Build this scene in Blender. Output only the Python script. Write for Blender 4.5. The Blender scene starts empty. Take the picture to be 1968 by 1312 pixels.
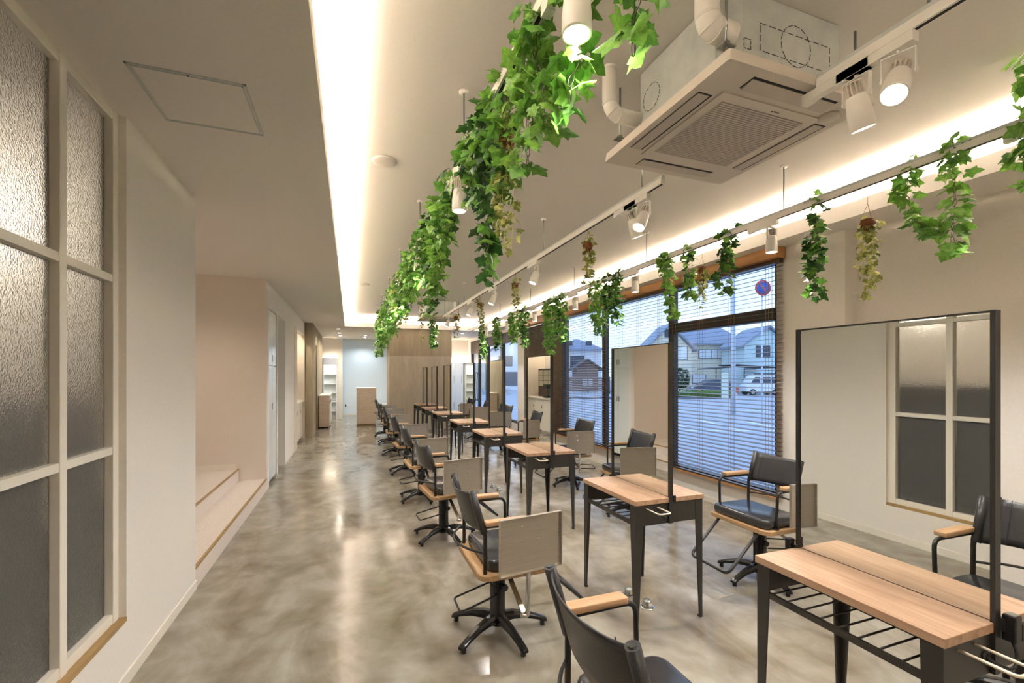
import bpy, bmesh, math, random
from mathutils import Vector, Matrix
PI = math.pi
sc = bpy.context.scene
COL = sc.collection

# ------------------------------------------------------------------ camera
W, H = 1968, 1312
F_PX, U0, V0, EYE = 854.24, 672.9, 720.3, 1.474
TH = math.atan2(984 - U0, F_PX)
cam_d = bpy.data.cameras.new('camera')
cam = bpy.data.objects.new('camera', cam_d)
COL.objects.link(cam)
cam.location = (0, 0, EYE)
cam.rotation_euler = (PI / 2, 0, -TH)
cam_d.sensor_width = 36.0
cam_d.lens = 36.0 * F_PX / W
cam_d.shift_y = (V0 - H / 2) / W
cam_d.clip_start = 0.05
cam_d.clip_end = 400
sc.camera = cam
sc.view_settings.view_transform = 'Standard'
sc.view_settings.look = 'None'
sc.view_settings.gamma = 1
sc.view_settings.use_curve_mapping = False
sc.view_settings.exposure = 1.02
sc.cycles.max_bounces = 10
sc.cycles.diffuse_bounces = 8
sc.cycles.caustics_reflective = False
sc.cycles.caustics_refractive = False

# ------------------------------------------------------------------ world (evening sky)
LED = 38.0          # strip brightness
SPOT = 28.0         # one track spot, watts
CEIL_Z, LOW_Z = 3.0, 2.70
world = bpy.data.worlds.new('evening_sky')
sc.world = world
world.use_nodes = True
wn = world.node_tree.nodes; wl = world.node_tree.links
wn.clear()
wo = wn.new('ShaderNodeOutputWorld'); wb = wn.new('ShaderNodeBackground')
tc = wn.new('ShaderNodeTexCoord'); sx = wn.new('ShaderNodeSeparateXYZ'); cr = wn.new('ShaderNodeValToRGB')
wl.new(tc.outputs['Generated'], sx.inputs[0]); wl.new(sx.outputs['Z'], cr.inputs[0]); wl.new(cr.outputs[0], wb.inputs[0]); wl.new(wb.outputs[0], wo.inputs[0])
cr.color_ramp.elements[0].position = 0.0; cr.color_ramp.elements[0].color = (0.74, 0.87, 1.0, 1)
cr.color_ramp.elements[1].position = 0.6; cr.color_ramp.elements[1].color = (0.45, 0.62, 0.98, 1)
wb.inputs[1].default_value = 0.88


# ------------------------------------------------------------------ materials
def lin(c):
    return tuple(((x / 255) / 12.92 if x / 255 <= 0.04045 else ((x / 255 + 0.055) / 1.055) ** 2.4) for x in c) + (1,)


def mat(name, rgb, rough=0.5, metal=0.0, emit=None, strength=0.0, spec=None, trans=0.0, ior=None, srgb=True, alpha=None):
    m = bpy.data.materials.new(name); m.use_nodes = True
    b = m.node_tree.nodes['Principled BSDF']
    c = lin(rgb) if srgb else tuple(rgb) + (1,)
    b.inputs['Base Color'].default_value = c
    b.inputs['Roughness'].default_value = rough
    b.inputs['Metallic'].default_value = metal
    if spec is not None: b.inputs['Specular IOR Level'].default_value = spec
    if trans: b.inputs['Transmission Weight'].default_value = trans
    if ior: b.inputs['IOR'].default_value = ior
    if emit:
        b.inputs['Emission Color'].default_value = lin(emit); b.inputs['Emission Strength'].default_value = strength
    return m


def nodes(m):
    return m.node_tree.nodes, m.node_tree.links, m.node_tree.nodes['Principled BSDF']


def ramp(n, stops):
    r = n.new('ShaderNodeValToRGB')
    while len(r.color_ramp.elements) < len(stops): r.color_ramp.elements.new(0.5)
    for e, (p, c) in zip(r.color_ramp.elements, stops):
        e.position = p; e.color = lin(c)
    return r


def noise_mat(name, stops, scale=(1, 1, 1), nscale=4.0, detail=6, rough=0.5, rough_var=0.0, bump=0.0, dist=0.0, metal=0.0, bscale=None, spec=None):
    m = mat(name, (128, 128, 128), rough, metal, spec=spec)
    n, l, b = nodes(m)
    t = n.new('ShaderNodeTexCoord'); mp = n.new('ShaderNodeMapping'); mp.inputs['Scale'].default_value = scale
    nz = n.new('ShaderNodeTexNoise'); nz.inputs['Scale'].default_value = nscale; nz.inputs['Detail'].default_value = detail
    nz.inputs['Distortion'].default_value = dist; nz.inputs['Roughness'].default_value = 0.6
    l.new(t.outputs['Object'], mp.inputs[0]); l.new(mp.outputs[0], nz.inputs[0])
    r = ramp(n, stops); l.new(nz.outputs[0], r.inputs[0]); l.new(r.outputs[0], b.inputs['Base Color'])
    if rough_var:
        mr = n.new('ShaderNodeMapRange'); mr.inputs['To Min'].default_value = rough - rough_var; mr.inputs['To Max'].default_value = rough + rough_var
        l.new(nz.outputs[0], mr.inputs[0]); l.new(mr.outputs[0], b.inputs['Roughness'])
    if bump:
        bp = n.new('ShaderNodeBump'); bp.inputs['Strength'].default_value = bump; bp.inputs['Distance'].default_value = 0.004
        if bscale:
            n2 = n.new('ShaderNodeTexNoise'); n2.inputs['Scale'].default_value = bscale; n2.inputs['Detail'].default_value = 3
            l.new(t.outputs['Object'], n2.inputs[0]); l.new(n2.outputs[0], bp.inputs['Height'])
        else:
            l.new(nz.outputs[0], bp.inputs['Height'])
        l.new(bp.outputs[0], b.inputs['Normal'])
    return m


def wood_mat(name, a, b_, c_, axis='Y', fine=60.0, rough=0.45):
    s = {'Y': (14, 0.9, 14), 'X': (0.9, 14, 14), 'Z': (14, 14, 0.9)}[axis]
    return noise_mat(name, [(0.25, a), (0.5, b_), (0.72, c_)], s, 1.6, 9, rough, 0.0, 0.08, 1.2)


M = {}
M['wall'] = noise_mat('painted_wall', [(0.3, (227, 222, 215)), (0.7, (232, 227, 220))], (1, 1, 1), 60, 3, 0.85, 0, 0.10)
M['ceil'] = noise_mat('painted_ceiling', [(0.3, (228, 223, 217)), (0.7, (232, 227, 221))], (1, 1, 1), 60, 3, 0.9, 0, 0.05)
M['recess'] = noise_mat('stair_room_wall', [(0.3, (222, 211, 201)), (0.7, (227, 217, 208))], (1, 1, 1), 60, 3, 0.85, 0, 0.05)
M['trimw'] = mat('white_trim', (232, 226, 214), 0.4)
M['jamb'] = mat('cream_jamb', (226, 215, 199), 0.5)
M['gloss'] = mat('glossy_white_laminate', (226, 230, 230), 0.12)
M['whitepaint'] = mat('white_plastic', (236, 233, 226), 0.35)
M['acwhite'] = mat('ac_panel_plastic', (214, 206, 194), 0.45)
M['acshade'] = mat('ac_louver_grey', (196, 188, 178), 0.5)
M['dark'] = mat('dark_gap', (30, 28, 26), 0.7)
M['galv'] = noise_mat('galvanised_steel', [(0.3, (190, 196, 192)), (0.7, (210, 215, 210))], (1, 1, 1), 9, 4, 0.42, 0.05, 0, 0, 0.35)
M['zinc'] = mat('zinc_hardware', (160, 165, 160), 0.3, 0.9)
M['black'] = mat('black_powder_coat', (44, 43, 40), 0.42)
M['blackm'] = mat('charcoal_table_steel', (50, 48, 44), 0.42)
M['blackg'] = mat('gloss_black_base', (26, 26, 27), 0.22)
M['leather'] = noise_mat('black_leather', [(0.3, (50, 50, 51)), (0.7, (64, 63, 63))], (1, 1, 1), 160, 3, 0.33, 0.04, 0.15)
M['steel'] = noise_mat('brushed_steel', [(0.3, (184, 177, 166)), (0.7, (206, 199, 188))], (1, 1, 60), 6, 3, 0.34, 0.05, 0, 0, 0.85)
M['silver'] = mat('satin_silver_tube', (190, 188, 180), 0.25, 0.9)
M['chrome'] = mat('chrome', (225, 225, 225), 0.08, 1.0)
M['bar'] = mat('cream_towel_bar', (226, 214, 190), 0.3, 0.2)
M['mirror'] = mat('mirror_glass', (236, 237, 232), 0.0, 1.0)
M['oak'] = wood_mat('oak_table_top', (144, 112, 87), (176, 144, 117), (192, 162, 136), 'Y')
M['oakx'] = wood_mat('oak_arm', (176, 138, 100), (194, 158, 120), (208, 174, 136), 'X')
M['oaks'] = wood_mat('oak_seat_board', (166, 130, 88), (184, 150, 108), (198, 166, 124), 'Y')
M['cornice'] = wood_mat('cornice_wood', (172, 118, 66), (188, 134, 80), (200, 148, 94), 'Y')
M['silln'] = wood_mat('nosing_wood', (140, 110, 66), (164, 134, 86), (180, 150, 102), 'Y')
M['stone'] = noise_mat('travertine_laminate', [(0.25, (204, 186, 170)), (0.5, (222, 207, 193)), (0.75, (236, 225, 213))], (1.5, 1.5, 16), 1.6, 8, 0.5, 0, 0, 1.5)
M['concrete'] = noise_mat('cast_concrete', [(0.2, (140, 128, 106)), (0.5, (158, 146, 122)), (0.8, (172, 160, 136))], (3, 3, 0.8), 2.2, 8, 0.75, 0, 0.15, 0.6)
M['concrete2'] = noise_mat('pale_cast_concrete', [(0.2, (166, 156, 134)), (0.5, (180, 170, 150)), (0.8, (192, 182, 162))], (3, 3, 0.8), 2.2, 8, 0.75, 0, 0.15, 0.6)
M['tile'] = noise_mat('speckled_step_tile', [(0.3, (206, 194, 184)), (0.7, (226, 216, 208))], (1, 1, 1), 90, 3, 0.6)
M['rug'] = noise_mat('taupe_mat', [(0.3, (140, 122, 108)), (0.7, (160, 142, 126))], (1, 1, 1), 120, 3, 0.95)
M['cool'] = mat('cool_white_wall', (230, 236, 238), 0.7)
M['blind'] = mat('dark_wood_slat', (84, 66, 54), 0.28)
M['cord'] = mat('blind_cord', (150, 110, 70), 0.7)
M['wframe'] = mat('dark_brown_aluminium', (48, 40, 36), 0.4)
M['brownwall'] = noise_mat('taupe_outer_panel', [(0.3, (112, 98, 84)), (0.7, (128, 114, 98))], (1, 1, 1), 6, 3, 0.6)
M['chain'] = mat('brown_wire', (74, 58, 46), 0.5)
M['vine'] = mat('pale_vine_stem', (206, 196, 130), 0.6)
M['twig'] = noise_mat('coir_nest', [(0.3, (96, 56, 30)), (0.7, (140, 84, 46))], (1, 1, 1), 60, 3, 0.9)
M['led'] = mat('led_strip', (255, 240, 215), 0.5, emit=(255, 246, 236), strength=LED)
M['lens'] = mat('lit_lens', (255, 255, 250), 0.5, emit=(255, 250, 242), strength=14)
M['lensfar'] = mat('lit_downlight', (255, 250, 240), 0.5, emit=(255, 244, 228), strength=14)
M['warm'] = mat('warm_led', (255, 230, 190), 0.5, emit=(255, 230, 198), strength=16)
M['globe'] = mat('glowing_globe', (255, 250, 240), 0.5, emit=(255, 248, 238), strength=14)
M['speaker'] = mat('speaker_grille', (206, 200, 192), 0.8)
M['seatleather'] = mat('smooth_black_leather', (50, 50, 53), 0.2, spec=0.75)
M['display'] = mat('dark_oak_case', (52, 40, 32), 0.35)
M['fluted'] = mat('pale_case_glass', (205, 200, 176), 0.3)


def leaf_mat(name, a, b_):
    m = noise_mat(name, [(0.3, a), (0.65, b_)], (1, 1, 1), 45, 3, 0.38, 0, 0, 0)
    n, l, b = nodes(m)
    tr = n.new('ShaderNodeBsdfTranslucent'); mx = n.new('ShaderNodeMixShader'); mx.inputs[0].default_value = 0.32
    out = n['Material Output']
    rr = [x for x in n if x.type == 'VALTORGB'][0]
    l.new(rr.outputs[0], tr.inputs[0]); l.new(b.outputs[0], mx.inputs[1]); l.new(tr.outputs[0], mx.inputs[2]); l.new(mx.outputs[0], out.inputs[0])
    return m


LEAF = {'bright': leaf_mat('bright_ivy_leaf', (88, 146, 50), (148, 194, 88)),
        'mid': leaf_mat('mid_ivy_leaf', (66, 122, 44), (112, 164, 68)),
        'dark': leaf_mat('dark_ivy_leaf', (34, 72, 28), (60, 102, 40)),
        'olive': leaf_mat('olive_ivy_leaf', (104, 116, 52), (158, 166, 84)),
        'cream': leaf_mat('cream_edged_leaf', (150, 158, 78), (214, 214, 140))}

# polished concrete floor
mf = mat('polished_concrete_floor', (150, 140, 122), 0.25)
n, l, b = nodes(mf)
t = n.new('ShaderNodeTexCoord')
mp1 = n.new('ShaderNodeMapping'); mp1.inputs['Scale'].default_value = (1.0, 0.55, 1)
nz1 = n.new('ShaderNodeTexNoise'); nz1.inputs['Scale'].default_value = 2.2; nz1.inputs['Detail'].default_value = 12; nz1.inputs['Distortion'].default_value = 0.9; nz1.inputs['Roughness'].default_value = 0.60
nz2 = n.new('ShaderNodeTexNoise'); nz2.inputs['Scale'].default_value = 5.5; nz2.inputs['Detail'].default_value = 10; nz2.inputs['Distortion'].default_value = 0.4
l.new(t.outputs['Object'], mp1.inputs[0]); l.new(mp1.outputs[0], nz1.inputs[0]); l.new(t.outputs['Object'], nz2.inputs[0])
r1 = ramp(n, [(0.30, (104, 94, 76)), (0.45, (136, 127, 110)), (0.56, (154, 147, 133)), (0.70, (178, 173, 163))])
r2 = ramp(n, [(0.34, (112, 100, 80)), (0.66, (164, 161, 151))])
mx = n.new('ShaderNodeMix'); mx.data_type = 'RGBA'; mx.inputs['Factor'].default_value = 0.35
l.new(nz1.outputs[0], r1.inputs[0]); l.new(nz2.outputs[0], r2.inputs[0])
l.new(r1.outputs[0], mx.inputs['A']); l.new(r2.outputs[0], mx.inputs['B']); l.new(mx.outputs['Result'], b.inputs['Base Color'])
mr = n.new('ShaderNodeMapRange'); mr.inputs['From Min'].default_value = 0.3; mr.inputs['From Max'].default_value = 0.7
mr.inputs['To Min'].default_value = 0.10; mr.inputs['To Max'].default_value = 0.24
nb = n.new('ShaderNodeTexNoise'); nb.inputs['Scale'].default_value = 5.0; nb.inputs['Detail'].default_value = 4; bb = n.new('ShaderNodeBump'); bb.inputs['Strength'].default_value = 0.12; bb.inputs['Distance'].default_value = 0.01
l.new(t.outputs['Object'], nb.inputs[0]); l.new(nb.outputs[0], bb.inputs['Height']); l.new(bb.outputs[0], b.inputs['Normal'])
l.new(nz1.outputs[0], mr.inputs[0]); l.new(mr.outputs[0], b.inputs['Roughness'])
M['floor'] = mf

# textured privacy glass
mg = mat('textured_privacy_glass', (226, 224, 216), 0.25, trans=0.88, ior=1.35)
n, l, b = nodes(mg)
t = n.new('ShaderNodeTexCoord'); nz = n.new('ShaderNodeTexNoise'); nz.inputs['Scale'].default_value = 130; nz.inputs['Detail'].default_value = 2
bp = n.new('ShaderNodeBump'); bp.inputs['Strength'].default_value = 1.0; bp.inputs['Distance'].default_value = 0.003
l.new(t.outputs['Object'], nz.inputs[0]); l.new(nz.outputs[0], bp.inputs['Height']); l.new(bp.outputs[0], b.inputs['Normal'])
M['frost'] = mg

# clear window glass (thin pane)
mw = bpy.data.materials.new('clear_window_glass'); mw.use_nodes = True
n = mw.node_tree.nodes; l = mw.node_tree.links; n.clear()
o_ = n.new('ShaderNodeOutputMaterial'); ms = n.new('ShaderNodeMixShader'); tr = n.new('ShaderNodeBsdfTransparent'); gl = n.new('ShaderNodeBsdfGlossy'); fr = n.new('ShaderNodeLayerWeight'); pw = n.new('ShaderNodeMath'); pm = n.new('ShaderNodeMath')
tr.inputs[0].default_value = (0.90, 0.95, 1.0, 1); gl.inputs['Roughness'].default_value = 0.0; fr.inputs[0].default_value = 0.5
pw.operation = 'POWER'; pw.inputs[1].default_value = 4.0; pm.operation = 'MULTIPLY_ADD'; pm.inputs[1].default_value = 0.5; pm.inputs[2].default_value = 0.03
l.new(fr.outputs['Facing'], pw.inputs[0]); l.new(pw.outputs[0], pm.inputs[0])
l.new(pm.outputs[0], ms.inputs[0]); l.new(tr.outputs[0], ms.inputs[1]); l.new(gl.outputs[0], ms.inputs[2]); l.new(ms.outputs[0], o_.inputs[0])
M['glass'] = mw


# ------------------------------------------------------------------ mesh builder
class MB:
    def __init__(s):
        s.v = []; s.f = []; s.mi = []; s.sm = []

    def add(s, vs, fs, mi=0, smooth=False):
        k = len(s.v); s.v += [tuple(x) for x in vs]
        for f in fs:
            s.f.append(tuple(k + i for i in f)); s.mi.append(mi); s.sm.append(smooth)
        return s

    def box(s, x0, x1, y0, y1, z0, z1, mi=0):
        vs = [(x, y, z) for x in (x0, x1) for y in (y0, y1) for z in (z0, z1)]
        return s.add(vs, [(0, 1, 3, 2), (4, 6, 7, 5), (0, 4, 5, 1), (2, 3, 7, 6), (0, 2, 6, 4), (1, 5, 7, 3)], mi)

    def hexa(s, b, t, mi=0):      # bottom quad points, top quad points
        return s.add(list(b) + list(t), [(3, 2, 1, 0), (4, 5, 6, 7), (0, 1, 5, 4), (1, 2, 6, 5), (2, 3, 7, 6), (3, 0, 4, 7)], mi)

    def cyl(s, p0, p1, r0, n=16, r1=None, mi=0, smooth=True):
        return s.tube([p0, p1], [r0, r0 if r1 is None else r1], n, mi, smooth)

    def tube(s, path, r, n=10, mi=0, smooth=True, closed=False, up=None):
        path = [Vector(p) for p in path]
        rs = r if isinstance(r, (list, tuple)) else [r] * len(path)
        m_ = len(path); rings = []; prev = None
        for i, p in enumerate(path):
            if closed: d = path[(i + 1) % m_] - path[i - 1]
            elif i == 0: d = path[1] - p
            elif i == m_ - 1: d = p - path[-2]
            else: d = (path[i + 1] - p).normalized() + (p - path[i - 1]).normalized()
            d = d.normalized() if d.length > 1e-9 else Vector((0, 0, 1))
            if prev is None:
                a = Vector((0, 0, 1)) if abs(d.z) < 0.9 else Vector((1, 0, 0))
                u = d.cross(a).normalized()
            else:
                u = (prev - d * prev.dot(d)).normalized()
            prev = u; w = d.cross(u)
            rings.append([p + (u * math.cos(2 * PI * k / n) + w * math.sin(2 * PI * k / n)) * rs[i] for k in range(n)])
        vs = [q for rg in rings for q in rg]; fs = []
        for i in range(m_ if closed else m_ - 1):
            j = (i + 1) % m_
            for k in range(n):
                fs.append((i * n + k, i * n + (k + 1) % n, j * n + (k + 1) % n, j * n + k))
        s.add(vs, fs, mi, smooth)
        if not closed:
            k0 = len(s.v) - len(vs)
            s.f.append(tuple(k0 + k for k in reversed(range(n)))); s.mi.append(mi); s.sm.append(False)
            s.f.append(tuple(k0 + (m_ - 1) * n + k for k in range(n))); s.mi.append(mi); s.sm.append(False)
        return s

    def lathe(s, prof, c=(0, 0, 0), n=24, mi=0, mat4=None):
        vs = []; fs = []
        for (r, z) in prof:
            for k in range(n):
                p = Vector((r * math.cos(2 * PI * k / n), r * math.sin(2 * PI * k / n), z))
                if mat4: p = mat4 @ p
                vs.append((p.x + c[0], p.y + c[1], p.z + c[2]))
        for i in range(len(prof) - 1):
            for k in range(n):
                fs.append((i * n + k, i * n + (k + 1) % n, (i + 1) * n + (k + 1) % n, (i + 1) * n + k))
        fs.append(tuple(reversed(range(n)))); fs.append(tuple((len(prof) - 1) * n + k for k in range(n)))
        return s.add(vs, fs, mi, True)

    def layers(s, rings, mi=0, smooth=True):     # stack of equal length rings
        n_ = len(rings[0]); vs = [q for rg in rings for q in rg]; fs = []
        for i in range(len(rings) - 1):
            for k in range(n_):
                fs.append((i * n_ + k, i * n_ + (k + 1) % n_, (i + 1) * n_ + (k + 1) % n_, (i + 1) * n_ + k))
        fs.append(tuple(reversed(range(n_)))); fs.append(tuple((len(rings) - 1) * n_ + k for k in range(n_)))
        return s.add(vs, fs, mi, smooth)

    def pad(s, x0, x1, y0, y1, z0, z1, r, e, mi=0):   # soft cushion: corner radius r, edge rounding e
        rg = []
        for (ins, z) in ((e, z0), (e * 0.3, z0 + e * 0.3), (0, z0 + e), (0, z1 - e), (e * 0.3, z1 - e * 0.3), (e, z1)):
            rg.append([(x, y, z) for x, y in rrect(x0 + ins, x1 - ins, y0 + ins, y1 - ins, max(r - ins, 0.003))])
        return s.layers(rg, mi)

    def prism(s, poly, z0, z1, mi=0):
        n_ = len(poly); vs = [(x, y, z0) for x, y in poly] + [(x, y, z1) for x, y in poly]
        fs = [tuple(reversed(range(n_))), tuple(n_ + k for k in range(n_))] + [(k, (k + 1) % n_, n_ + (k + 1) % n_, n_ + k) for k in range(n_)]
        return s.add(vs, fs, mi)

    def build(s, name, mats, parent=None, bevel=0.0, kind=None, fix=True):
        me = bpy.data.meshes.new(name); me.from_pydata(s.v, [], s.f)
        for m_ in (mats if isinstance(mats, (list, tuple)) else [mats]): me.materials.append(m_)
        me.polygons.foreach_set('material_index', s.mi); me.polygons.foreach_set('use_smooth', s.sm)
        if fix:
            bm = bmesh.new(); bm.from_mesh(me); bmesh.ops.recalc_face_normals(bm, faces=bm.faces); bm.to_mesh(me); bm.free()
        me.update()
        o = bpy.data.objects.new(name, me); COL.objects.link(o)
        if parent: o.parent = parent
        if bevel:
            bv = o.modifiers.new('bevel', 'BEVEL'); bv.width = bevel; bv.segments = 2; bv.limit_method = 'ANGLE'; bv.angle_limit = 0.7
        if kind: o['kind'] = kind
        return o


def rrect(x0, x1, y0, y1, r, k=5):
    pts = []
    for (cx, cy, a0) in ((x1 - r, y1 - r, 0), (x0 + r, y1 - r, PI / 2), (x0 + r, y0 + r, PI), (x1 - r, y0 + r, 1.5 * PI)):
        for i in range(k + 1):
            a = a0 + PI / 2 * i / k
            pts.append((cx + r * math.cos(a), cy + r * math.sin(a)))
    return pts


def bend(pts, r=0.03, k=5):            # polyline with rounded corners
    pts = [Vector(p) for p in pts]; out = [pts[0]]
    for i in range(1, len(pts) - 1):
        a, p, c = pts[i - 1], pts[i], pts[i + 1]
        d1 = (a - p); d2 = (c - p); rr = min(r, d1.length * 0.49, d2.length * 0.49)
        p1 = p + d1.normalized() * rr; p2 = p + d2.normalized() * rr
        for j in range(k + 1):
            t_ = j / k
            out.append(p1 * (1 - t_) ** 2 + p * 2 * t_ * (1 - t_) + p2 * t_ ** 2)
    out.append(pts[-1])
    return out


def thing(name, label, cat, loc=(0, 0, 0), rz=0.0, group=None):
    o = bpy.data.objects.new(name, None); COL.objects.link(o); o.empty_display_size = 0.1
    o.location = loc; o.rotation_euler = (0, 0, rz); tag(o, label, cat, group)
    return o


def tag(o, label, cat, group=None):
    o['label'] = label; o['category'] = cat
    if group: o['group'] = group
    return o


def dup(root, loc, rz, label, group=None):
    kids = list(root.children)
    r = root.copy(); COL.objects.link(r); r.location = loc; r.rotation_euler = (0, 0, rz); r['label'] = label
    if group: r['group'] = group
    for ch in kids:
        c = ch.copy(); COL.objects.link(c); c.parent = r
        for g in list(ch.children):
            d = g.copy(); COL.objects.link(d); d.parent = c
    return r


def S(name, mb, m, bevel=0):
    return mb.build(name, m, None, bevel, 'structure')


def spot_light(parent, loc, direction, power, angle=1.9, col=(1.0, 0.90, 0.78), rad=0.035, blend=0.6):
    ld = bpy.data.lights.new('lamp', 'SPOT'); ld.energy = power; ld.spot_size = angle; ld.spot_blend = blend; ld.color = col; ld.shadow_soft_size = rad
    o = bpy.data.objects.new('lamp', ld); COL.objects.link(o); o.parent = parent; o.location = loc
    o.rotation_euler = Vector(direction).to_track_quat('-Z', 'Y').to_euler()
    return o


# ------------------------------------------------------------------ room shell
XR, XRN, XL = 3.92, 4.07, -1.0
S('floor', MB().box(-3.3, 4.2, -3.2, 19, -0.05, 0.0), M['floor'])
# upper ceiling
S('ceiling', MB().box(-0.32, 3.84, -3.2, 12.2, CEIL_Z, CEIL_Z + 0.1), M['ceil'])
# lowered ceiling with cove lips and pocket walls
c = MB()
c.box(-3.3, -0.148, -3.2, 19, LOW_Z, 2.74)
c.box(-0.148, -0.128, -3.2, 12.0, LOW_Z, 2.82)
c.box(-0.34, -0.32, -3.2, 12.2, 2.74, 3.1)
c.box(3.68, 4.2, -3.2, 19, LOW_Z, 2.74)
c.box(3.66, 3.68, -3.2, 12.0, LOW_Z, 2.82)
c.box(3.84, 3.86, -3.2, 12.2, 2.74, 3.1)
c.box(-0.148, 3.68, 12.02, 19, LOW_Z, 2.74)
c.box(-0.148, 3.68, 12.0, 12.02, LOW_Z, 2.82)
c.box(-0.34, 3.86, 12.2, 12.22, 2.74, 3.1)
S('ceiling_lowered', c, M['ceil'])
# LED strips in the coves
for nm, bx, lab in (('x', (-0.25, -0.20, -3.0, 12.0), 'warm white light strip hidden in the left ceiling cove above the aisle'),
                    ('x', (3.74, 3.79, -3.0, 12.0), 'warm white light strip hidden in the right ceiling cove above the window wall'),
                    ('y', (-0.1, 3.66, 12.08, 12.13), 'warm white light strip in the far ceiling cove above the concrete pillar')):
    x0, x1, y0, y1 = bx
    tag(MB().box(x0, x1, y0, y1, 2.745, 2.76).build('light_strip', M['led']), lab, 'light strip')

# left wall
w = MB()
w.box(-1.12, XL, -3.2, -1.5, 0, LOW_Z)
w.box(-1.12, XL, -1.5, 2.615, 0, 0.305)
w.box(-1.12, XL, 2.615, 3.62, 0, LOW_Z)
w.box(-3.2, -1.12, 3.52, 3.62, 0, LOW_Z)
S('wall_left', w, M['wall'])
w = MB()
w.box(-3.2, XL, 6.40, 6.48, 0, LOW_Z)
S('wall_stair', w, M['recess'])
S('wall_stair_back', MB().box(-3.3, -3.2, -1.6, 6.6, 0, LOW_Z), M['recess'])
S('wall_side_room', MB().box(-3.2, -1.12, -1.6, -1.5, 0, LOW_Z), M['recess'])
w = MB()
w.box(-1.10, XL, 6.48, 6.57, 0, LOW_Z)
w.box(-1.10, XL, 6.57, 7.23, 2.35, LOW_Z)
w.box(-1.60, XL, 7.235, 7.33, 0, LOW_Z)
w.box(-1.10, XL, 7.33, 8.11, 2.36, LOW_Z)
w.box(-2.0, XL, 8.11, 8.2, 0, LOW_Z)
w.box(-1.10, XL, 8.2, 9.36, 0, LOW_Z)
w.box(-1.10, XL, 9.36, 11.46, 2.40, LOW_Z)
w.box(-2.1, -2.0, 7.2, 8.3, 0, LOW_Z)
S('wall_left_far', w, M['wall'])
S('wall_niche_side', MB().box(-1.60, -1.16, 9.69, 9.74, 0, LOW_Z), M['wall'])
S('wall_niche_far', MB().box(-1.60, -1.0, 11.40, 11.459, 0, LOW_Z), M['jamb'])
S('wall_niche_back', MB().box(-1.66, -1.60, 9.36, 11.46, 0, LOW_Z), M['wall'])
S('trim_1', MB().box(-1.16, -0.985, 9.36, 9.74, 0, 2.40), M['jamb'])
S('trim_2', MB().box(-1.12, -0.998, -1.5, 2.615, 0.305, 0.325), M['silln'])
# baseboards
S('baseboard_left', MB().box(XL, XL + 0.006, -3.2, 3.62, 0, 0.06).box(-1.12, XL + 0.006, 3.62, 3.626, 0, 0.06), M['trimw'])
S('baseboard_far_left', MB().box(XL, XL + 0.006, 8.12, 9.36, 0, 0.06).box(-2.0, XL, 8.104, 8.11, 0, 0.06).box(-3.2, -1.34, 6.394, 6.4, 0.30, 0.36), M['trimw'])
# stair platform
s_ = MB(); s_.box(-3.2, -1.0, 3.62, 6.40, 0, 0.135); s_.box(-3.2, -1.31, 3.62, 6.40, 0.135, 0.285)
S('trim_3', s_, M['tile'])
s_ = MB(); s_.box(-1.016, -0.997, 3.62, 6.40, 0.135, 0.1515); s_.box(-1.326, -1.307, 3.62, 6.40, 0.285, 0.3015)
S('trim_4', s_, M['silln'])
S('trim_5', MB().box(-3.2, -1.016, 3.62, 6.40, 0.135, 0.15).box(-3.2, -1.326, 3.62, 6.40, 0.285, 0.30), M['tile'])
tag(MB().prism(rrect(-2.3, -1.62, 4.25, 4.98, 0.04), 0.3005, 0.308).build('door_mat', M['rug']), 'taupe mat lying on the upper landing of the white steps', 'mat')

# right wall and back wall behind the camera
w = MB()
w.box(XRN, 4.2, -3.2, 2.56, 0, LOW_Z)
w.box(XR, 4.2, 2.56, 3.20, 0, LOW_Z)
w.box(XR, 4.12, 3.20, 7.97, 0, 0.28)
w.box(XR, 4.12, 3.20, 7.97, 2.62, LOW_Z)
w.box(3.86, 4.12, 9.78, 10.2, 0, LOW_Z)
w.box(XR, 4.12, 10.2, 13.1, 0, 0.25)
w.box(XR, 4.12, 10.2, 14.95, 2.62, LOW_Z)
w.box(XR, 4.12, 14.95, 19, 0, LOW_Z)
S('wall_right', w, M['wall'])
S('wall_right_panel', MB().box(4.0, 4.12, 7.97, 9.78, 0, LOW_Z), M['brownwall'])
S('wall_right_low', MB().box(XR, 4.0, 7.97, 9.78, 0, 0.28), M['wall'])
S('wall_back', MB().box(-1.12, 4.2, -3.3, -3.2, 0, 3.1), M['wall'])
S('baseboard_right', MB().box(XRN - 0.006, XRN, -3.2, 2.56, 0, 0.06).box(XR - 0.006, XR, 2.56, 9.78, 0, 0.06).box(XR - 0.006, XRN, 2.554, 2.56, 0, 0.06), M['trimw'])
S('trim_6', MB().box(3.86, 4.0, 3.16, 9.77, 0.28, 0.298), M['cornice'])
S('trim_7', MB().box(3.80, XR, 3.10, 9.77, 2.595, LOW_Z), M['cornice'], 0.002)

# concrete masses
S('wall_concrete_left', MB().box(-1.7, -0.83, 11.46, 12.45, 0, LOW_Z).box(-1.7, -1.0, 12.45, 12.95, 0, LOW_Z).box(-1.0, -0.83, 12.45, 12.95, 2.25, LOW_Z).box(-1.7, -0.83, 12.95, 15.3, 0, LOW_Z), M['concrete'])
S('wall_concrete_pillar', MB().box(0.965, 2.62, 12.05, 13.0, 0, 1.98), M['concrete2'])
S('wall_concrete_pillar_upper', MB().box(0.965, 2.62, 12.05, 13.0, 1.98, LOW_Z), M['concrete'])
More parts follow.
